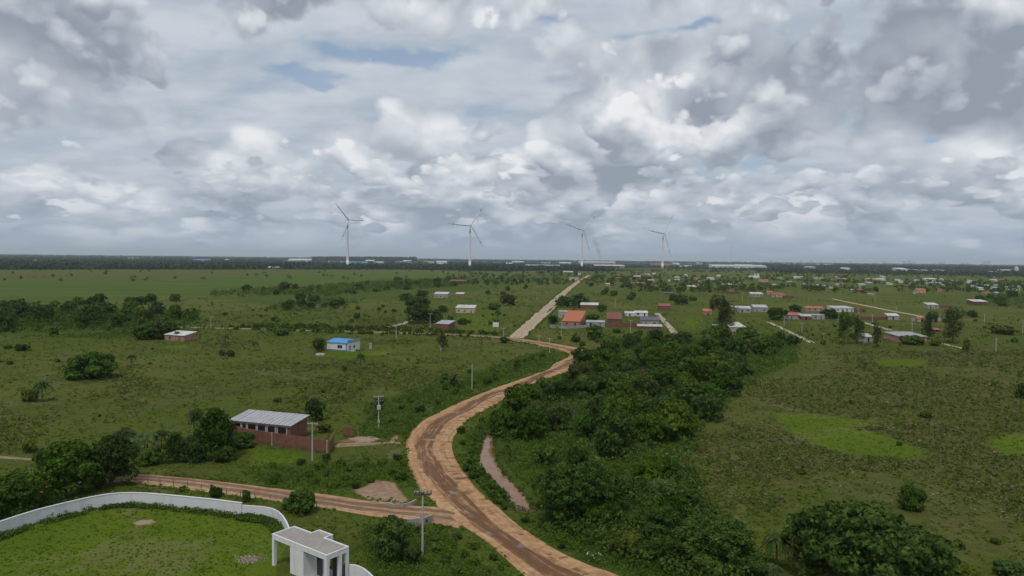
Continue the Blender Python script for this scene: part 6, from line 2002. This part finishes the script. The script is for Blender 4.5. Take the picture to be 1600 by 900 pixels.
# low scrub that ties the thicket's crowns together
for i, (poly, n, hr, mt) in enumerate([(THICK, 260, (1.4, 3.6), M_leaf2), (THICK, 300, (.8, 2.2), M_rank), ([(935, 560), (965, 538), (1060, 528), (1120, 522), (1180, 524), (1244, 538), (1242, 562), (1190, 582), (1110, 570), (1000, 556)], 300, (1.4, 3.6), M_leaf2),
                                       ([(870, 820), (1000, 748), (1075, 735), (1100, 800), (1160, 850), (1200, 905), (1120, 915), (1000, 890), (910, 850)], 420, (.8, 2.2), M_rank),
                                       ([(870, 820), (1000, 748), (1075, 735), (1100, 800), (1160, 850), (1200, 905), (1120, 915), (1000, 890), (910, 850)], 200, (1.0, 2.6), M_leaf2),
                                       ([(738, 690), (748, 676), (757, 676), (749, 700), (746, 722), (752, 738), (766, 754), (782, 770), (792, 784), (798, 800), (786, 800), (760, 770), (742, 740), (736, 715)], 70, (.5, 1.1), M_rank)]):
    AV, AVOID[:] = list(AVOID), AVOID_KEEP[:0]
    Q = np.array(inside_pts(poly, n, .7, 400 + i, .3))
    AVOID[:] = AV
    g_ = np.random.default_rng(420 + i)
    hq = g_.uniform(*hr, len(Q))
    leaf_cloud(Q, hq, hq * g_.uniform(1.1, 1.9, len(Q)), 60, .24, 430 + i, mt, "undergrowth")
# reeds and rank grass hanging over both banks of the ditch
Dp = smooth_path([[*q, 0.0] for q in np.vstack([_ditch, _ditch[:1]])], .16)[0][:, :2]
g_ = np.random.default_rng(451)
Dp = Dp + g_.normal(0, .42, Dp.shape)
Dp = Dp[(patchy(Dp, .9, 31) > .38) & (sdist(Dp, _ditch) < .12)]
hd = g_.uniform(.15, .85, len(Dp)) * (.5 + .7 * patchy(Dp, .6, 32))
leaf_cloud(Dp, hd, hd * g_.uniform(1.0, 1.7, len(Dp)), 16, .13, 452, M_rank, "undergrowth")
# tussocks: knee-high, straw and olive, thick in some places and missing in others
Pt = view_pts(60000, 85, 480, 91, .2)
dr = region(Pt, DRY)
ok = (region(Pt, DARK) < .4) & (region(Pt, LUSH) < .35) & (region(Pt, CROP) < .3) & (patchy(Pt, .055, 92) * .8 + .5 * dr > .62) & clear_of(Pt, .4) & (region(Pt, BARE) < .3)
Pt = Pt[ok]
g_ = np.random.default_rng(93)
ht = g_.uniform(.18, .55, len(Pt)) * np.clip((np.hypot(*Pt.T) / 110) ** .4, .9, 1.8)
u_ = g_.uniform(size=len(Pt))
for lo_, hi_, mt, sd_ in ((0, .36, M_straw, 94), (.36, .66, M_weed, 95), (.66, .88, M_rank, 96), (.88, 1.0, M_leaf, 97)):
    q_ = (u_ >= lo_) & (u_ < hi_)
    leaf_cloud(Pt[q_], ht[q_], ht[q_] * g_.uniform(1.3, 2.6, q_.sum()), 9, .15 * np.clip((np.hypot(*Pt[q_].T) / 110) ** .5, .9, 2), sd_, mt, "grass", up=.7)
print("tussocks", len(Pt))
# rank growth round the white wall and the edges of the roads
WPs = np.vstack([np.c_[np.interp(np.linspace(0, 1, 900), np.linspace(0, 1, len(q)), q[:, 0]), np.interp(np.linspace(0, 1, 900), np.linspace(0, 1, len(q)), q[:, 1])] for q in (WP, WP2)])
tow = unit(np.c_[WPs[:, 0] * 0 + 38 + WPs[:, 0] * 0, WPs[:, 1] * 0] - 0) * 0
rg = np.random.default_rng(80)
inw = WPs + unit(np.array([[-40.0, 88.0]]) - WPs) * rg.uniform(.35, 2.2, (len(WPs), 1))
inw = inw[clear_of(inw, .1)]
k = patchy(inw, .5, 9)
inw = inw[k > .35]
hh = rg.uniform(.2, .75, len(inw)) * (.5 + patchy(inw, .5, 9) * .8)
leaf_cloud(inw, hh, hh * 1.6, 12, .13, 81, M_rank, "undergrowth")
Pe = []
for (P, wl, wr) in ROADS.values():
    if np.hypot(*P[:, :2].T).min() > 420: continue
    Tn = np.gradient(P[:, :2], axis=0); Tn = unit(Tn); N = np.stack([Tn[:, 1], -Tn[:, 0]], 1)
    for s, w in ((-1, wl), (1, wr)):
        for rep in range(3):
            Pe.append(P[:, :2] + s * N * (w + rg.uniform(-.35, 1.1, len(P)))[:, None] + rg.normal(0, .3, (len(P), 2)))
Pe = np.vstack(Pe)
Pe = Pe[clear_of(Pe, -.4)]
Pe = Pe[patchy(Pe, .5, 12) > .42]
d_ = np.hypot(*Pe.T)
tufts(Pe, rg.uniform(.12, .45, len(Pe)) * np.clip((d_ / 110) ** .5, .8, 2), 82, M_weed, "grass", 6, 1.0, .7)
# far meadows: loose dark scrub
Ps = view_pts(5200, 380, 1500, 83, .3)
m_ = np.maximum(region(Ps, LUSH), region(Ps, CROP)) < .3
Ps = Ps[m_ & (patchy(Ps, .012, 14) > .52)]
Ps = Ps[clear_of(Ps, 1.5)]
hs = rg.uniform(.7, 2.2, len(Ps))
leaf_cloud(Ps, hs, hs * rg.uniform(1.2, 2.2, len(Ps)), 14, .42, 84, M_leaf2, "scrub")
# trees of the village and the far meadows
rg = np.random.default_rng(85)
Pv = np.vstack([np.array([[*at(x, y).xy] for x, y in zip(rg.uniform(930, 1640, 2000), 422.5 + 36 * rg.uniform(0, 1, 2000) ** 1.9)])])
Pv = Pv[(patchy(Pv, .006, 15) > .34)]
Pv = Pv[clear_of(Pv, 1.0)]
Pv2 = np.array([[*at(x, y).xy] for x, y in zip(rg.uniform(700, 940, 260), rg.uniform(421, 446, 260))])
Pv2 = Pv2[clear_of(Pv2, 3.0)]
Pv3 = np.array([[*at(x, y).xy] for x, y in zip(rg.uniform(0, 700, 40), rg.uniform(424, 440, 40))])
Pv = np.vstack([Pv, Pv2, Pv3])
hv = rg.uniform(3.2, 7.8, len(Pv))
leaf_cloud(Pv, hv, hv * rg.uniform(.9, 1.6, len(Pv)), 46, 1.0, 86, M_leaf, "distant_woods", up=.5)
# brush that fills the groves
for i, (poly, n, hr) in enumerate([([(-60, 490), (0, 482), (110, 487), (190, 487), (300, 491), (320, 513), (232, 527), (150, 517), (0, 524), (-60, 527)], 600, (1.5, 5.0)), ([(328, 467), (420, 462), (520, 464), (560, 458), (640, 453), (700, 450), (745, 442), (690, 437), (600, 440), (480, 449), (328, 458)], 1100, (2.0, 6.0)), ([(415, 484), (455, 470), (520, 468), (560, 472), (542, 484), (470, 488)], 150, (1.2, 3.5)), ([(1512, 479), (1545, 463), (1640, 461), (1640, 485), (1560, 483)], 200, (2, 5)), ([(310, 512), (430, 508), (620, 512), (780, 522), (780, 527), (600, 524), (400, 517)], 260, (.7, 2.0)), ([(740, 452), (800, 432), (880, 424), (905, 430), (872, 452), (822, 478), (775, 470)], 130, (1.5, 4))]):
    Q = np.array(inside_pts(poly, n, 1.2, 300 + i, .5))
    hq = rg.uniform(*hr, len(Q))
    leaf_cloud(Q, hq, hq * rg.uniform(1.2, 2.0, len(Q)), 40, .42, 310 + i, M_leaf if i % 2 == 0 else M_leaf2, "undergrowth")


# the forest belts under the skyline
def belt(n, x0, x1, y0, y1, seed, hr, m=14, leaf=3.4, dens=.35, wr=(1.2, 2.4), yb=1.0):
    g = np.random.default_rng(seed)
    xs = g.uniform(x0, x1, n); t = g.uniform(0, 1, n) ** yb
    P = np.array([[*at(x, y0(x) + (y1(x) - y0(x)) * q).xy] for x, q in zip(xs, t)])
    P = P[patchy(P, .0016, seed) > dens]
    P = P[clear_of(P, 3.0)]
    h = g.uniform(*hr, len(P)) * (.6 + .6 * patchy(P, .003, seed + 1))
    leaf_cloud(P, h, h * g.uniform(*wr, len(P)), m, leaf, seed + 2, M_far, "distant_woods", up=.6)


H0 = lambda x: 404 + (x - 800) * .0104
belt(6200, -80, 820, lambda x: H0(x) + 7.5, lambda x: 421.6 if x < 640 else 421.6 + (x - 640) * .016, 101, (9, 17), dens=.08)
belt(2600, 780, 1660, lambda x: H0(x) + 7.5, lambda x: H0(x) + 17 + (x - 800) * .004, 111, (6, 13), dens=.30)
belt(1500, 700, 960, lambda x: H0(x) + 9, lambda x: H0(x) + 19, 121, (7, 13), dens=.2)
belt(2600, 1180, 1680, lambda x: H0(x) + 5.0, lambda x: H0(x) + 11, 131, (14, 24), leaf=6, dens=.1)
belt(5000, -120, 1720, lambda x: H0(x) + 2.2, lambda x: H0(x) + 6, 141, (16, 30), leaf=9, m=12, dens=.12, wr=(1.5, 3.5))
belt(900, -120, 460, lambda x: H0(x) + 4.5, lambda x: H0(x) + 9, 151, (12, 20), leaf=6, dens=.3)
# the dark plantation behind the first turbine
belt(1500, 488, 650, lambda x: H0(x) + 5.5, lambda x: H0(x) + 7.2, 161, (40, 52), leaf=7, m=16, dens=-1, wr=(.6, 1.1))
# ------------------------------------------------------------------ air
def haze():
    b = MB().box(-71000, 71000, -71000, 71000, -1.0, 330.0)
    m = bpy.data.materials.new("haze")
    m.use_nodes = True
    m.node_tree.nodes.clear()
    nt = NT(m.node_tree)
    out = nt.new('ShaderNodeOutputMaterial')
    pv = nt.new('ShaderNodeVolumePrincipled')
    pv.inputs['Color'].default_value = (0.80, 0.90, 1.0, 1)
    pv.inputs['Density'].default_value = HAZE_D
    pv.inputs['Anisotropy'].default_value = 0.0
    nt.l.new(pv.outputs[0], out.inputs['Volume'])
    tag(b.obj("haze", m), kind='stuff')


HAZE_D = 4.2e-5
haze()
